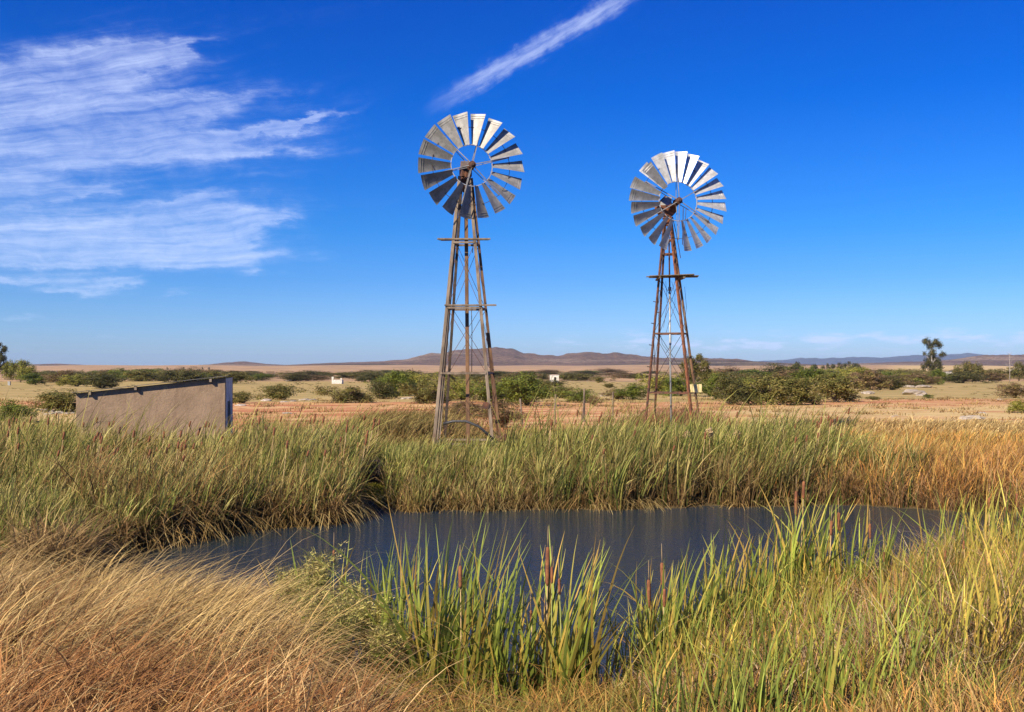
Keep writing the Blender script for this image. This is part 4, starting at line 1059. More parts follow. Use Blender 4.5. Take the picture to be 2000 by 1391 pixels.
# ------------------------------------------------------------------ rocks
def rock_mesh(seed, flat=.6):
    import bmesh
    bm = bmesh.new(); bmesh.ops.create_icosphere(bm, subdivisions=3, radius=.5)
    for v in bm.verts:
        n = mnoise.fractal(v.co * 2.2 + Vector((seed * 3.1, 0, 0)), 1.0, 2.0, 4)
        c = mnoise.cell(v.co * 2.4 + Vector((0, seed * 5.3, 0)))
        v.co *= 1 + .35 * n + .10 * c; v.co.z = v.co.z * flat + .12
    me = bpy.data.meshes.new('rock'); bm.to_mesh(me); bm.free(); return me
RM = [rock_mesh(s) for s in range(6)]
RMP = []
for m_ in RM:
    q = m_.copy(); m_.materials.append(M['rock']); q.materials.append(M['rock_pale']); RMP.append(q)
def rock(px, py, w, label, group=None, pale=False, sz=1.0):
    x, y, z = spot(px, py); W = w * y / F
    o = link_mesh('rock', random.choice(RMP if pale else RM)); o.location = (x, y, z - .02)
    o.scale = (W, W * random.uniform(.7, 1), W * random.uniform(.6, .9) * sz); o.rotation_euler = (0, 0, random.uniform(0, 6.28))
    return tag(o, label, 'rock', group)
for i in range(34):
    rock(random.uniform(58, 148), random.uniform(801, 812), random.uniform(5, 13), 'small loose stone in the heap left of the shed', 'stones heaped left of the shed', random.random() < .4)
for a in [(520, 783, 22, 'grey stone below the rounded olive bush', 0), (555, 786, 16, 'low stone between the two olive bushes on red soil', 0), (597, 781, 26, 'largest pale grey stone between the two olive bushes', 1), (612, 780, 18, 'stone touching the largest pale grey one', 0), (572, 784, 14, 'small dark stone left of the largest pale grey one', 0),
          (470, 793, 24, 'flat stone right of the shed', 0), (796, 779, 26, 'pale stone below the thicket left of the first windmill', 1), (565, 745, 18, 'whitish stone in the distant scrub', 1), (1178, 775, 16, 'pale stone on the khaki field edge', 1), (1695, 769, 34, 'long whitish rock slab beside the thicket', 1),
          (1785, 770, 60, 'largest pale flat rock on the straw field', 1), (1802, 757, 34, 'pale rock slab behind the largest one', 1), (1770, 756, 30, 'pale rock beside the brown green bush', 1), (1797, 772, 16, 'dark stone at the end of the largest pale rock', 0), (1915, 806, 20, 'dark brown stone on the red soil at the right', 0), (1750, 810, 12, 'small whitish stone in straw grass', 1), (1743, 812, 9, 'tiny stone beside the small whitish one', 0),
          (1898, 817, 50, 'white low rock slab on the red soil at the right', 1), (1952, 781, 14, 'small pale stone near the right edge bushes', 1), (695, 812, 14, 'dark stone on the orange bare ground', 0), (560, 806, 18, 'flat brown stone on the orange bare ground', 0)]:
    rock(a[0], a[1], a[2], a[3], pale=bool(a[4]), sz=.55)

# ------------------------------------------------------------------ fence
def post(px, ptop, pbot, y, wd, label, lean=0.0, m='wood_grey'):
    x, _, zt = at(px, ptop, y); zg = gz(x, y)
    a = MB(); n = 7
    a.tube([(0, 0, -.2), (lean * .5, 0, (zt - zg) * .5), (lean, 0, zt - zg)], [wd, wd * .95, wd * .85], n)
    o = a.build('fence_post', M[m], smooth=True); o.location = (x, y, zg); bevel(o, .004)
    tag(o, label, 'fence post', 'posts of the old wire fence'); return Vector((x + lean, y, zt))
tops = [post(1021, 779, 812, 47, .05, 'pale leaning fence post, first to the right of the first windmill', -.12), post(1083, 770, 812, 48, .05, 'second fence post right of the first windmill', .05),
        post(1141, 759, 797, 50, .055, 'tallest pale fence post, beside a dark bent one', 0), post(1197, 765, 793, 54, .045, 'last thin fence post before the second windmill', 0)]
post(1137, 764, 798, 49.6, .04, 'dark bent fence post touching the tallest pale one', .12, 'bark')
tops2 = [post(513, 811, 840, 41, .045, 'thin dark fence post right of the shed', 0, 'bark'), post(526, 828, 850, 38, .05, 'short dark fence post nearer the reeds', 0, 'bark')]
post(113, 805, 840, 33, .018, 'thin pale stick standing in the grass left of the shed', .02)
a = MB()
for dz in (.12, .42, .72):
    for p, q in zip(tops[:-1], tops[1:]):
        m_ = (p + q) / 2 - Vector((0, 0, dz + .05)); a.tube([p - Vector((0, 0, dz)), m_, q - Vector((0, 0, dz))], .006, 4)
o = a.build('fence_wire', M['iron_dark']); tag(o, 'slack wires strung between the old fence posts', 'wire')

# ------------------------------------------------------------------ far buildings
def far_house(px, py, w, h, name, label, win=None, broken=False, roof=None, depth=.8):
    x, y, z = spot(px, py); W, Hh = w * y / F, h * y / F; t = empty(name, (x, y, z)); D = W * depth
    a = MB()
    th = .25
    if broken:
        a.box((-W / 2 + W * .1, 0, Hh * .62), (W * .2, th, Hh * 1.24)); a.box((W * .1 - .0, 0, Hh * .36), (W * .8 - .004, th - .01, Hh * .72)); a.box((W / 2 - W * .08, .01, Hh * .88), (W * .16, th - .02, Hh * .3))
        a.box((W / 2 - th / 2, D / 2 + th / 2 + .003, Hh * .36), (th, D, Hh * .72))
    else:
        fr = win if win else 0
        if fr:
            wx, ww, w0, w1 = win
            xl, xr = W * (wx - ww / 2), W * (wx + ww / 2)
            a.box(((-W / 2 + xl) / 2, 0, Hh / 2), (xl + W / 2, th, Hh)); a.box(((W / 2 + xr) / 2, 0, Hh / 2), (W / 2 - xr, th, Hh))
            if w0 > 0: a.box(((xl + xr) / 2, 0, Hh * w0 / 2), (xr - xl - .002, th - .01, Hh * w0))
            a.box(((xl + xr) / 2, 0, Hh * (1 + w1) / 2), (xr - xl - .002, th - .01, Hh * (1 - w1)))
        else: a.box((0, 0, Hh / 2), (W, th, Hh))
        for s in (-1, 1): a.box((s * (W / 2 - th / 2), D / 2 + th / 2 + .003, Hh / 2), (th, D, Hh))
        a.box((0, D + th, Hh / 2), (W, th, Hh))
    bevel(a.build('wall', M['white_wall'], t), .02)
    if roof:
        b = MB(); b.box((0, D / 2 + th / 2, Hh + .06), (W + .3, D + th + .4, .1), Matrix.Rotation(R(2), 3, 'X')); bevel(b.build('roof', M[roof], t), .01)
    tag(t, label, 'building')
far_house(1083, 747, 17, 13, 'hut', 'small white square hut with a dark doorway between the windmills', win=(.08, .26, .2, .75), roof='white_wall')
far_house(658, 750, 20, 11, 'ruined_wall', 'white broken wall of a ruin left of the first windmill', broken=True)
far_house(1852, 735, 36, 9, 'farm_house', 'long white farm house behind the tall gum tree', roof='galv', win=(-.2, .12, .2, .7), depth=.5)
far_house(1912, 730, 30, 7, 'farm_house', 'smaller white building right of the rounded olive tree', roof='white_wall', win=(.2, .1, .2, .7), depth=.5)
x, y, z = spot(18, 752); a = MB(); a.box((0, 0, .55), (.7, .5, 1.1)); a.box((0, 0, 1.14), (.8, .6, .07)); o = a.build('water_trough', M['pipe']); o.location = (x, y, z); bevel(o, .02); tag(o, 'small pale box under the rounded tree at the left edge', 'box')

# ------------------------------------------------------------------ shed
def build_shed():
    cR = Vector((-8.64, 30.0)); u = Vector((-.981, -.195)); v = Vector((-.2, .98)).normalized()   # u runs left along the front, v runs back
    v = Vector((u.y, -u.x)); v = v if v.y > 0 else -v
    Lw, D = 4.22, 2.6
    g = .40
    t = empty('shed', (cR.x, cR.y, g), 0)
    T = lambda a, b, z: Vector((u.x * a + v.x * b, u.y * a + v.y * b, z))
    zr, zl = 2.50, 2.04
    th = .2
    def wall(pts, d, name, mat, base=0):
        mb = MB(); n = len(pts); vs = pts + [p + d for p in pts]
        fs = [tuple(range(n))[::-1], tuple(range(n, 2 * n))] + [(i, (i + 1) % n, n + (i + 1) % n, n + i) for i in range(n)]
        mb.add(vs, fs); return mb
    fr = wall([T(0, 0, -.3), T(Lw, 0, -.3), T(Lw, 0, zl), T(0, 0, zr)], T(0, th, 0), '', None).build('wall', M['plaster'], t); bevel(fr, .012)
    bk = wall([T(0, D, -.3), T(Lw, D, -.3), T(Lw, D, zl), T(0, D, zr)], T(0, th, 0), '', None).build('wall', M['plaster'], t)
    lf = wall([T(Lw, th + .003, -.3), T(Lw, D - .003, -.3), T(Lw, D - .003, zl), T(Lw, th + .003, zl)], T(-th, 0, 0), '', None).build('wall', M['plaster'], t)
    # right side wall with doorway: jambs and lintel
    mb = MB()
    for b0, b1, z0, z1 in ((th + .003, .75, -.3, zr - .02), (1.75, D - .003, -.3, zr - .02), (.753, 1.747, 1.75, zr - .024)):
        vs = [T(a, b, z) for a in (0, th) for b in (b0, b1) for z in (z0, z1)]
        mb.add(vs, [(0, 1, 3, 2), (4, 6, 7, 5), (0, 4, 5, 1), (2, 3, 7, 6), (0, 2, 6, 4), (1, 5, 7, 3)])
    mb.build('side_wall', M['white_wall'], t)
    mb = MB(); vs = [T(a, b, z) for a in (.06, .10) for b in (.76, 1.74) for z in (-.2, 1.745)]
    mb.add(vs, [(0, 1, 3, 2), (4, 6, 7, 5), (0, 4, 5, 1), (2, 3, 7, 6), (0, 2, 6, 4), (1, 5, 7, 3)])
    d = mb.build('door', M['door'], t)
    mb = MB(); mb.box(T(-.0, 1.62, .95) , (.09, .03, .12)); mb.build('handle', M['iron_dark'], d)
    # corrugated roof sheet following the slope, overhanging the front
    mb = MB(); n = 150; o0, o1 = -.15, D + th + .15; vs = []
    for i in range(n + 1):
        a = -.12 + (Lw + .2) * i / n; z = zr + (zl - zr) * a / Lw + .035
        vs += [T(a, o0, z), T(a, o1, z), T(a, o0, z + .014), T(a, o1, z + .014)]
    fs = []
    for i in range(n):
        q = i * 4; w_ = q + 4
        fs += [(q, q + 1, w_ + 1, w_), (q + 2, w_ + 2, w_ + 3, q + 3), (q, w_, w_ + 2, q + 2), (q + 1, q + 3, w_ + 3, w_ + 1)]
    # corrugation across the slope
    for k in range(len(vs)):
        pass
    mb.add(vs, fs); mb.build('roof', M['roof'], t)
    for a_ in (.42, 2.55, 3.82):
        zz = zr + (zl - zr) * a_ / Lw
        mb = MB(); mb.bar(T(a_, -.13, zz - .03), T(a_, -.003, zz - .03), .07, .11, up=(0, 0, 1)); mb.build('rafter', M['wood_grey'], t)
    tag(t, 'brown plastered shed with a sloping sheet roof standing behind the reeds', 'shed')
M['door'] = mat_mottled('blue_grey_door', (0.045, 0.05, 0.055), (0.08, 0.085, 0.09), 4, .6)
def mat_roof():
    m, nt, b = new_mat('roof_sheet'); v = coords()
    c = mixc(smooth01(noise(v, 2.2, 6), .4, .65), (0.11, 0.10, 0.09), (0.22, 0.20, 0.18)); nt.links.new(c, b.inputs['Base Color'])
    b.inputs['Metallic'].default_value = .4; b.inputs['Roughness'].default_value = .55; return m
M['roof'] = mat_roof()
build_shed()

# ------------------------------------------------------------------ windmills
def blade_mesh(Rr, rin, w_in, w_out, pitch_in, pitch_out, mat, camber=.10, name='blade'):
    """radial sheet along +Z, clockwise (+X) edge forward (-Y)"""
    nr, nc = 8, 7; V = []; th = .004
    for side in (0, 1):
        for i in range(nr):
            s = i / (nr - 1); r = rin + (Rr - rin) * s; wd = w_in + (w_out - w_in) * s; p = R(pitch_in + (pitch_out - pitch_in) * s)
            for j in range(nc):
                c = j / (nc - 1) - .5; q = wd * c; cam_ = camber * wd * (1 - 4 * c * c)
                x = q * math.cos(p) - 0 + cam_ * math.sin(p) * -1; y = -q * math.sin(p) + cam_ * math.cos(p)
                V.append((x, y + side * th, r + 0.02 * wd * (1 - 4 * c * c) * s))
    F_ = []; m = nr * nc
    for i in range(nr - 1):
        for j in range(nc - 1):
            a = i * nc + j; F_.append((a, a + 1, a + nc + 1, a + nc)); F_.append((m + a, m + a + nc, m + a + nc + 1, m + a + 1))
    for i in range(nr - 1):
        a, b = i * nc, (i + 1) * nc; F_.append((a, b, m + b, m + a)); a += nc - 1; b += nc - 1; F_.append((a, m + a, m + b, b))
    for j in range(nc - 1):
        a = j; F_.append((a, m + a, m + a + 1, a + 1)); a = (nr - 1) * nc + j; F_.append((a, a + 1, m + a + 1, m + a))
    # stiffening ribs pressed across near the tip
    for s in (.86, .93):
        r = rin + (Rr - rin) * s; wd = (w_in + (w_out - w_in) * s) * .94; p = R(pitch_in + (pitch_out - pitch_in) * s); b0 = len(V)
        for j in range(nc):
            c = j / (nc - 1) - .5; q = wd * c; cam_ = camber * wd * (1 - 4 * c * c)
            x = q * math.cos(p) - cam_ * math.sin(p); y = -q * math.sin(p) + cam_ * math.cos(p)
            V += [(x, y - .001, r - .008), (x, y - .010, r), (x, y - .001, r + .008)]
        for j in range(nc - 1):
            a = b0 + j * 3; F_ += [(a, a + 3, a + 4, a + 1), (a + 1, a + 4, a + 5, a + 2)]
    me = bpy.data.meshes.new(name); me.from_pydata(V, [], F_); me.validate(); me.update(); me.materials.append(mat)
    for p in me.polygons: p.use_smooth = False
    return me

def ring(mb, r, w, h, y=0.0, n=72):
    pts = [(r * math.cos(2 * math.pi * k / n), y, r * math.sin(2 * math.pi * k / n)) for k in range(n + 1)]
    for a, b in zip(pts[:-1], pts[1:]): mb.bar(a, b, w, h, up=(0, 1, 0))

def wheel(parent, hub, yaw, Rr, angles, mat, spoke0, nsp, special=None, spmat='pipe', wfac=1.0, hubmat='rust_orange', dark_sp=()):
    mb = MB(); mb.tube([(0, -.16, 0), (0, -.13, 0), (0, .02, 0), (0, .30, 0)], [.04, .075, .07, .07], 14)
    mb.tube([(0, -.10, 0), (0, -.06, 0)], .12, 14); mb.tube([(0, .20, 0), (0, .25, 0)], .12, 14)
    w_ = mb.build('wheel', M[hubmat], parent, True); w_.location = hub; w_.rotation_euler = (R(-4), 0, yaw)
    mb = MB(); ring(mb, Rr * .395, .022, .035, .03); mb.build('rim', M['galv_bright'], w_)
    mb = MB(); ring(mb, Rr * .74, .014, .02, .10); mb.build('rim', M['iron_dark'], w_)
    me = blade_mesh(Rr, Rr * .385, Rr * .105 * wfac, Rr * .30 * wfac, 38, 28, mat)
    for an in angles:
        o = link_mesh('blade', me, None, w_); o.rotation_euler = (R(random.uniform(-1.2, 1.2)), R(an), R(random.uniform(-2.5, 2.5)))
        o.location = (0, .02, 0)
    if special:
        for an, rz, rx in special:
            o = link_mesh('blade', me, None, w_); o.rotation_euler = (R(rx), R(an), R(rz)); o.location = (0, .02, 0)
    for k in range(nsp):
        an = R(spoke0 + 360 / nsp * k); d = Vector((math.sin(an), 0, math.cos(an)))
        mb = MB(); mb.bar(d * .1 + Vector((0, -.08, 0)), d * Rr * .76 + Vector((0, .07, 0)), .028, .016, up=(0, 1, 0)); mb.bar(d * .1 + Vector((0, .22, 0)), d * Rr * .76 + Vector((0, .12, 0)), .022, .014, up=(0, 1, 0))
        mb.build('spoke', M[spmat], w_)
    return w_

def lerp(a, b, t): return Vector(a) + (Vector(b) - Vector(a)) * t

def windmill_one():
    Y0 = 33.0; x0 = (911 - 1000) * Y0 / F; g = gz(x0, Y0)
    t = empty('windmill', (x0, Y0, g)); zh = ZC + (HY - 323) * (Y0 - .7) / F - g; H = zh - .25
    hb, ht = 1.05, .16; top = Vector((-.03, 0, H))
    corner = {}
    for sx in (-1, 1):
        for sy in (-1, 1): corner[(sx, sy)] = (Vector((sx * hb * .95 + (.17 if sy > 0 else -.06), sy * hb, -.3)), top + Vector((sx * ht + .03 * sy, sy * ht, 0)))
    def P(sx, sy, z): a, b = corner[(sx, sy)]; return lerp(a, b, (z + .3) / (H + .3))
    for (sx, sy), (a, b) in corner.items():
        mb = MB(); m = 'wood_grey' if sy < 0 else ('iron_dark' if sx < 0 else 'wood_brown')
        mb.bar(a, b, .10 if sy < 0 else .09, .08, up=(0, 1, 0))
        if (sx, sy) == (-1, -1):      # doubled timber and ladder rail down the left near leg
            mb.bar(a + Vector((.10, .02, 0)), lerp(a, b, .93) + Vector((.03, .02, 0)), .06, .05, up=(0, 1, 0)); mb.bar(a + Vector((.18, .06, 0)), lerp(a, b, .85) + Vector((.05, .05, 0)), .05, .04, up=(0, 1, 0))
        if sx > 0 and sy > 0: mb.bar(a + Vector((-.09, 0, 0)), lerp(a, b, .45) + Vector((-.05, 0, 0)), .04, .04)
        bevel(mb.build('leg', M[m], t), .006)
    zl = lambda py: ZC + (HY - py) * (Y0 - .6) / F - g
    for py in (866, 729, 601, 472):
        z = zl(py); mb = MB(); e = .02
        for (p, q) in (((-1, -1), (1, -1)), ((1, -1), (1, 1)), ((1, 1), (-1, 1)), ((-1, 1), (-1, -1))):
            mb.bar(P(*p, z) + Vector((0, -.04 * (p[1] < 0 and q[1] < 0), 0)), P(*q, z) + Vector((0, -.04 * (p[1] < 0 and q[1] < 0), 0)), .045, .065, up=(0, 0, 1))
        mb.build('girt', M['wood_grey'], t)
    for py, xl, xr, yy in ((470, 855, 959, -.38), (601, 870, 971, -.62)):
        z = zl(py) + .05; mb = MB()
        for k in range(3):
            q = yy + k * .13; mb.bar(Vector(((xl + 3 * k - 911) * (Y0 - .5) / F, q, z + .03)), Vector(((xr - 2 * k - 911) * (Y0 - .5) / F, q, z + .03 + .01 * k)), .10, .05, up=(0, 0, 1))
        bevel(mb.build('platform', M['wood_grey'], t), .005)
    levels = [zl(866), zl(729), zl(601), zl(472)]
    for z0, z1 in zip(levels[:-1], levels[1:]):
        mb = MB()
        for (p, q) in (((-1, -1), (1, -1)), ((-1, 1), (1, 1)), ((-1, -1), (-1, 1)), ((1, -1), (1, 1))):
            mb.tube([P(*p, z0), P(*q, z1)], .008, 5); mb.tube([P(*q, z0), P(*p, z1)], .008, 5)
        mb.build('brace', M['rust'], t)
    mb = MB(); mb.bar((.06, .0, -.35), (-.02, .0, H * .99), .12, .09, up=(0, 1, 0)); bevel(mb.build('pump_pole', M['wood_brown'], t), .008)
    mb = MB(); mb.tube([(.17, .1, zl(735)), (.18, .08, zl(640)), (.16, .05, zl(600))], .012, 5); mb.build('pump_rod', M['iron_dark'], t, True); mb = MB(); mb.tube([(.2, 0, zl(490)), (.24, 0, zl(455)), (.18, 0, zl(425)), (.12, 0, H)], .012, 5); mb.build('brake_wire', M['iron_dark'], t, True)
    # gearbox
    mb = MB(); mb.box((-.03, .02, H + .16), (.34, .42, .34), Matrix.Rotation(R(15), 3, 'Z')); mb.tube([(-.03, 0, H - .5), (-.03, 0, H + .05)], [.10, .15], 12); mb.box((-.05, .05, H - .02), (.30, .32, .12), Matrix.Rotation(R(25), 3, 'Z'))
    mb.tube([(-.03, 0, H + .25), (.2, -.65, H + .25)], .05, 10); mb.box((.02, -.12, H + .02), (.16, .2, .3), Matrix.Rotation(R(15), 3, 'Z')); mb.tube([(-.16, -.12, H - .1), (-.12, -.16, H - .45)], .05, 8)
    bevel(mb.build('gearbox', M['rust'], t), .02)
    mb = MB()  # tail: vane folded back behind the head, seen nearly edge on
    A = Vector((-.08, .15, H + .2)); B = Vector((-.18, 2.3, H + .45))
    mb.bar(A, B, .05, .05); tb = mb.build('tail_boom', M['rust'], t)
    dvn = (B - A).normalized()
    mb = MB(); p0 = lerp(A, B, .45)
    vs = [p0 + Vector((-.18, 0, -.22)), p0 + Vector((.16, .1, -.26)), B + Vector((.18, .3, .62)), B + Vector((-.14, .2, .60))]
    vs2 = [v + Vector((0, .006, 0)) for v in vs]
    mb.add(vs + vs2, [(0, 1, 2, 3), (7, 6, 5, 4), (0, 4, 5, 1), (1, 5, 6, 2), (2, 6, 7, 3), (3, 7, 4, 0)]); mb.build('tail_vane', M['vane_dark'], t)
    wheel(t, (.21, -.72, zh), R(14), 1.735, [8 + 20 * k for k in range(18)], M['galv'], 15, 6, spmat='galv', hubmat='rust')
    # arched pipe and wheels at the foot
    mb = MB(); c_ = [at(866, 828, Y0 - .9), at(885, 823, Y0 - .95), at(910, 823, Y0 - 1.0), at(935, 833, Y0 - 1.0), at(968, 862, Y0 - 1.0)]
    mb.tube([Vector(p) - Vector((x0, Y0, g)) for p in c_], .042, 10); mb.build('pipe', M['hose'], t, True)
    mb = MB(); q = Vector(at(977, 856, Y0 - 1.05)) - Vector((x0, Y0, g)); mb.tube([q + Vector((-.16, 0, 0)), q + Vector((.12, 0, 0))], .09, 10); mb.tube([q + Vector((.0, -.1, -.05)), q + Vector((.05, .12, -.3))], .07, 9); mb.box(q + Vector((.16, 0, -.02)), (.05, .3, .3)); mb.build('pulley', M['rust'], t)
    mb = MB(); q = Vector(at(951, 792, Y0 - .9)) - Vector((x0, Y0, g)); mb.tube([q + Vector((-.03, -.05, 0)), q + Vector((-.03, .05, 0))], .12, 10); mb.box(q + Vector((.12, 0, .02)), (.26, .06, .07)); mb.build('clamp', M['rust'], t)
    tag(t, 'windmill on the left with eighteen grey blades on a grey timber tower', 'windmill', 'farm windmills')
M['vane_dark'] = mat_mottled('stained_vane', (0.10, 0.075, 0.055), (0.20, 0.15, 0.11), 3, .6, .2)
windmill_one()

def windmill_two():
    Y0 = 36.0; x0 = (1315 - 1000) * Y0 / F; g = gz(x0, Y0)
    t = empty('windmill', (x0, Y0, g)); zh = ZC + (HY - 393) * (Y0 - .7) / F - g; H = zh - .45
    s_ = Y0 / F
    xt = (1304 - 1315) * s_
    base = {'a': (-1.15, -.56), 'b': (-.56, 1.15), 'c': (.56, -1.15), 'd': (1.15, .56)}
    order = ['a', 'c', 'd', 'b']
    def P(k, z):
        bx, by = base[k]; f = z / H; f = max(f, -.05); sc_ = 1 - .90 * f
        return Vector((bx * sc_ + xt * f, by * sc_, z))
    ml = {'a': 'rust', 'b': 'rust', 'c': 'rust_orange', 'd': 'wood_brown'}
    for k in base:
        mb = MB(); p, q = P(k, -.3), P(k, H)
        if k in 'c': mb.bar(p, q, .085, .085)
        else: mb.bar(p, q, .075, .05); mb.bar(p + Vector((.02, .035, 0)), q + Vector((.02, .035, 0)), .02, .07)
        bevel(mb.build('leg', M[ml[k]], t), .005)
    zl = lambda py: ZC + (HY - py) * Y0 / F - g
    for py in (767, 652, 497, 470):
        z = zl(py); mb = MB()
        for p, q in zip(order, order[1:] + order[:1]): mb.bar(P(p, z), P(q, z), .045, .05, up=(0, 0, 1))
        mb.build('girt', M['rust'], t)
    lv = [zl(767), zl(652), zl(545)]
    for z0, z1 in zip(lv[:-1], lv[1:]):
        mb = MB()
        for p, q in zip(order, order[1:] + order[:1]):
            m0, m1 = P(p, z0), P(q, z1); mb.tube([m0, m0.lerp(m1, .5) + Vector((random.uniform(-.06, .06), 0, 0)), m1], .009, 5); mb.tube([P(q, z0), P(p, z1)], .009, 5)
        mb.build('brace', M['iron_dark'], t)
    # platform of uneven boards
    zp = zl(541); mb = MB(); cx = (1314 - 1315) * s_
    for k in range(6):
        yy = -.55 + k * .19; ln = random.uniform(.78, .95); sh = -.12 if k < 3 else .08
        mb.bar((cx - ln + sh, yy, zp + .02 * k * .3 - .02), (cx + ln + sh, yy + random.uniform(-.04, .04), zp + .05 + random.uniform(-.02, .03)), .16, .03, up=(0, 0, 1))
    mb.bar((-.45 + xt * .6, -.62, zp - .075), (-.4 + xt * .6, .62, zp - .06), .07, .07); mb.bar((.42 + xt * .6, -.62, zp - .075), (.40 + xt * .6, .62, zp - .06), .07, .07)
    bevel(mb.build('platform', M['wood_dk'], t), .005)
    # foot pegs on the left leg
    mb = MB()
    for i, py in enumerate(range(570, 810, 21)):
        p = P('a', zl(py)); sgn = -1 if i % 2 else 1
        mb.tube([p, p + Vector((sgn * .13, -.02, .02))], .016, 5)
    mb.build('foot_peg', M['iron_dark'], t)
    mb = MB(); mb.tube([((1308 - 1315) * s_, 0, zl(560)), ((1309 - 1315) * s_, 0, zl(700)), ((1311 - 1315) * s_, -.1, -.3)], .032, 9); mb.tube([((1308 - 1315) * s_, 0, zl(568)), ((1308 - 1315) * s_, 0, zl(561))], .06, 9); mb.build('pump_pipe', M['pipe'], t, True)
    mb = MB(); mb.tube([(xt + .02, 0, H), ((1307 - 1315) * s_, 0, zl(480)), ((1308 - 1315) * s_, 0, zl(560))], .03, 7); mb.build('pump_rod', M['rust'], t, True)
    mb = MB(); p = Vector((xt + .18, .0, H)); mb.tube([p, p + Vector((.16, -.05, -.8)), p + Vector((.28, -.05, -1.5))], .014, 5); q = Vector(((1327 - 1315) * s_, -.8, zh - .25)); mb.tube([q, q + Vector((-.02, .05, -1.3))], .014, 5); mb.tube([q + Vector((.1, 0, 0)), q + Vector((.02, .05, -1.35))], .01, 5); mb.build('pull_rod', M['iron_dark'], t)
    # loose wires
    mb = MB()
    for (a_, b_) in (((1302, 548), (1296, 640)), ((1312, 550), (1318, 600)), ((1318, 600), (1302, 652)), ((1300, 690), (1312, 655)), ((1308, 690), (1290, 655)), ((1338, 560), (1336, 640))):
        p = Vector(((a_[0] - 1315) * s_, random.uniform(-.3, .3), zl(a_[1]))); q = Vector(((b_[0] - 1315) * s_, random.uniform(-.3, .3), zl(b_[1]))); m = p.lerp(q, .5) + Vector((random.uniform(-.1, .1), 0, 0)); mb.tube([p, m, q], .008, 4)
    mb.build('wire', M['iron_dark'], t)
    # gearbox, trough shaped and rusty
    mb = MB(); c0 = Vector((xt, 0, H + .22)); rot = Matrix.Rotation(R(14), 3, 'Z')
    prof = [(-.44, .16), (.26, .18), (.30, -.02), (.12, -.22), (-.24, -.20), (-.44, .0)]
    n = len(prof); vs = [c0 + rot @ Vector((x_, -.17, z_)) for x_, z_ in prof] + [c0 + rot @ Vector((x_, .17, z_)) for x_, z_ in prof]
    mb.add(vs, [tuple(range(n))[::-1], tuple(range(n, 2 * n))] + [(i, (i + 1) % n, n + (i + 1) % n, n + i) for i in range(n)])
    mb.tube([c0 + Vector((0, 0, -.15)), c0 + Vector((0, 0, -.55))], [.13, .11], 12); mb.box(c0 + Vector((0, 0, -.27)), (.34, .34, .05))
    mb.tube([c0 + Vector((.05, -.1, .1)), Vector(((1318 - 1315) * s_, -.7, zh))], .045, 10); mb.box(c0 + Vector((.18, -.2, .16)), (.2, .3, .12), rot)
    bevel(mb.build('gearbox', M['rust_orange'], t), .015)
    mb = MB(); c1 = c0 + Vector((-.02, .12, .2))   # folded tail vane standing up behind the gearbox
    prof = [(-.40, .0), (.24, .02), (.26, .40), (.06, .44)]; prof2 = prof
    vs = [c1 + Vector((x_, .3 + z_ * .5, z_)) for x_, z_ in prof] + [c1 + Vector((x_, .306 + z_ * .5, z_)) for x_, z_ in prof]; n = 4
    mb.add(vs, [tuple(range(n)), tuple(range(n, 2 * n))[::-1]] + [(i, n + i, n + (i + 1) % n, (i + 1) % n) for i in range(n)])
    mb.build('tail_vane', M['galv'], t)
    mb = MB(); mb.bar(c1 + Vector((-.42, .28, -.01)), c1 + Vector((.05, .52, .46)), .03, .03); mb.bar(c1 + Vector((0, 0, -.05)), c1 + Vector((0, .32, .02)), .05, .05); mb.build('tail_boom', M['rust'], t)
    # ang: regular slots but the missing one at the foot; one bent over its neighbour
    angs = [-10 + 15 * k for k in range(24) if k not in (13, 21, 22)]
    w_ = wheel(t, ((1318 - 1315) * s_ + .01, -.72, zh), R(12), 1.80, angs, M['galv_bright'], 0, 6, spmat='galv', wfac=.80, special=[(306, 22, 0), (318, -16, -4)], hubmat='rust')
    tag(t, 'windmill on the right with a missing blade on a rusty iron tower', 'windmill', 'farm windmills')
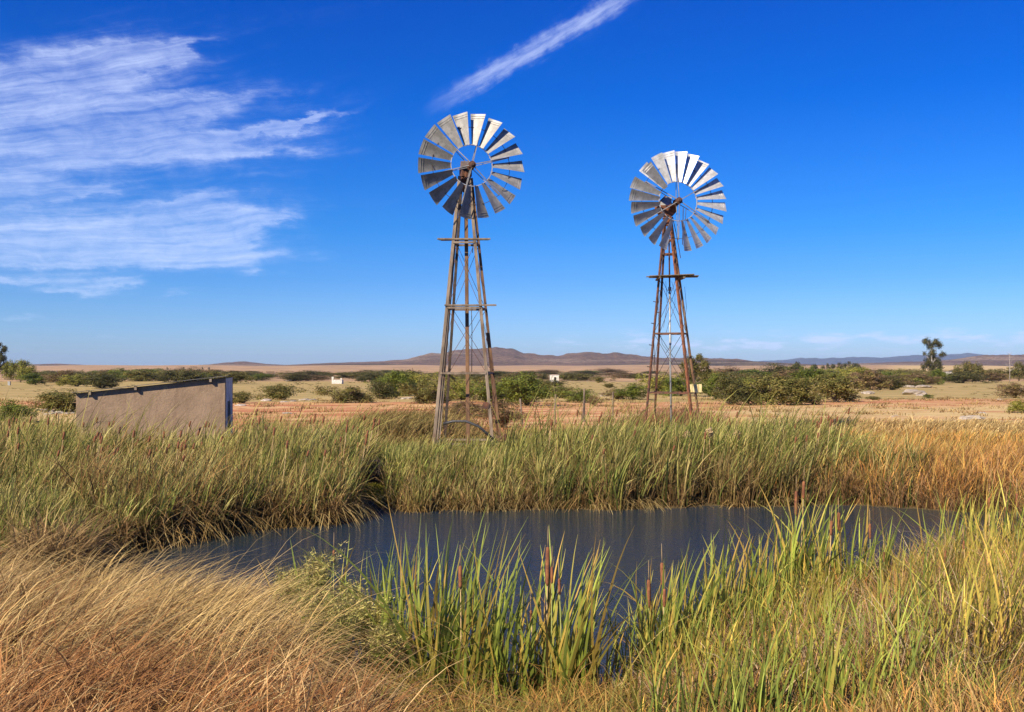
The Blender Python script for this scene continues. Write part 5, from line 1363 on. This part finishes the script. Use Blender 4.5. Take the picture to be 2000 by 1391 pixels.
    # yellow board hung on the tower
    yb = Y0 - .4
    b = MB(); A = Vector(at(1346, 751, yb)); B = Vector(at(1371, 767, yb)); wd = (B.x - A.x) / 4
    for k in range(4):
        xx = A.x + wd * (k + .5); b.box((xx, yb + .01 * (k % 2), (A.z + B.z) / 2 + .01 * (k % 2)), (wd * .88, .025, A.z - B.z))
    b.box(((A.x + B.x) / 2, yb + .04, (A.z + B.z) / 2 + .08), (B.x - A.x + .04, .03, .04)); b.box(((A.x + B.x) / 2, yb + .04, B.z + .03), (B.x - A.x + .06, .035, .03))
    b.tube([(A.x + wd * 2.2, yb - .02, B.z + .05), (A.x + wd * 2.2, yb + .06, B.z + .05)], .04, 8)
    o = b.build('slatted_board', M['yellow']); bevel(o, .004); tag(o, 'pale yellow slatted board fixed to the legs of the right windmill', 'board')
M['wood_dk'] = mat_mottled('dark_boards', (0.09, 0.07, 0.045), (0.20, 0.165, 0.11), 5, .9)
windmill_two()

# brush heap and moss in the notch of the far bank
def brush_heap():
    x, y = (722 - 1000) * 24.2 / F, 24.2; z = gz(x, y); a = MB(); rr = random.Random(9)
    for k in range(70):
        p = Vector((rr.uniform(-.5, .4), rr.uniform(-.2, .3), rr.uniform(0, .5))); d = Vector((rr.uniform(-.3, .3), rr.uniform(-.2, .2), rr.uniform(-.1, .25))); a.tube([p - d, p, p + d * 1.1], [.012, .014, .006], 5)
    a.bar((.22, 0, -.1), (.24, 0, .62), .05, .05); a.bar((-.3, 0, .55), (.24, 0, .6), .05, .04)
    o = a.build('brush_heap', M['iron_dark']); o.location = (x, y, z); tag(o, 'dark heap of broken stems in the gap of the far bank', 'brush heap')
    P = scatter(5000, (705, 752), (22.6, 24.6), None, minshore=0.0); v = blades(P, .16, .02, .2, 2, .5, [(0.10, 0.10, 0.02)], [(0.22, 0.20, 0.04), (0.3, 0.26, 0.05)], .2, 3)
    o = np_mesh('moss', v[0], v[1], M['blade'], col=v[2]); tag(o, 'yellow green mossy growth at the gap of the far bank', None, None, 'stuff')
brush_heap()
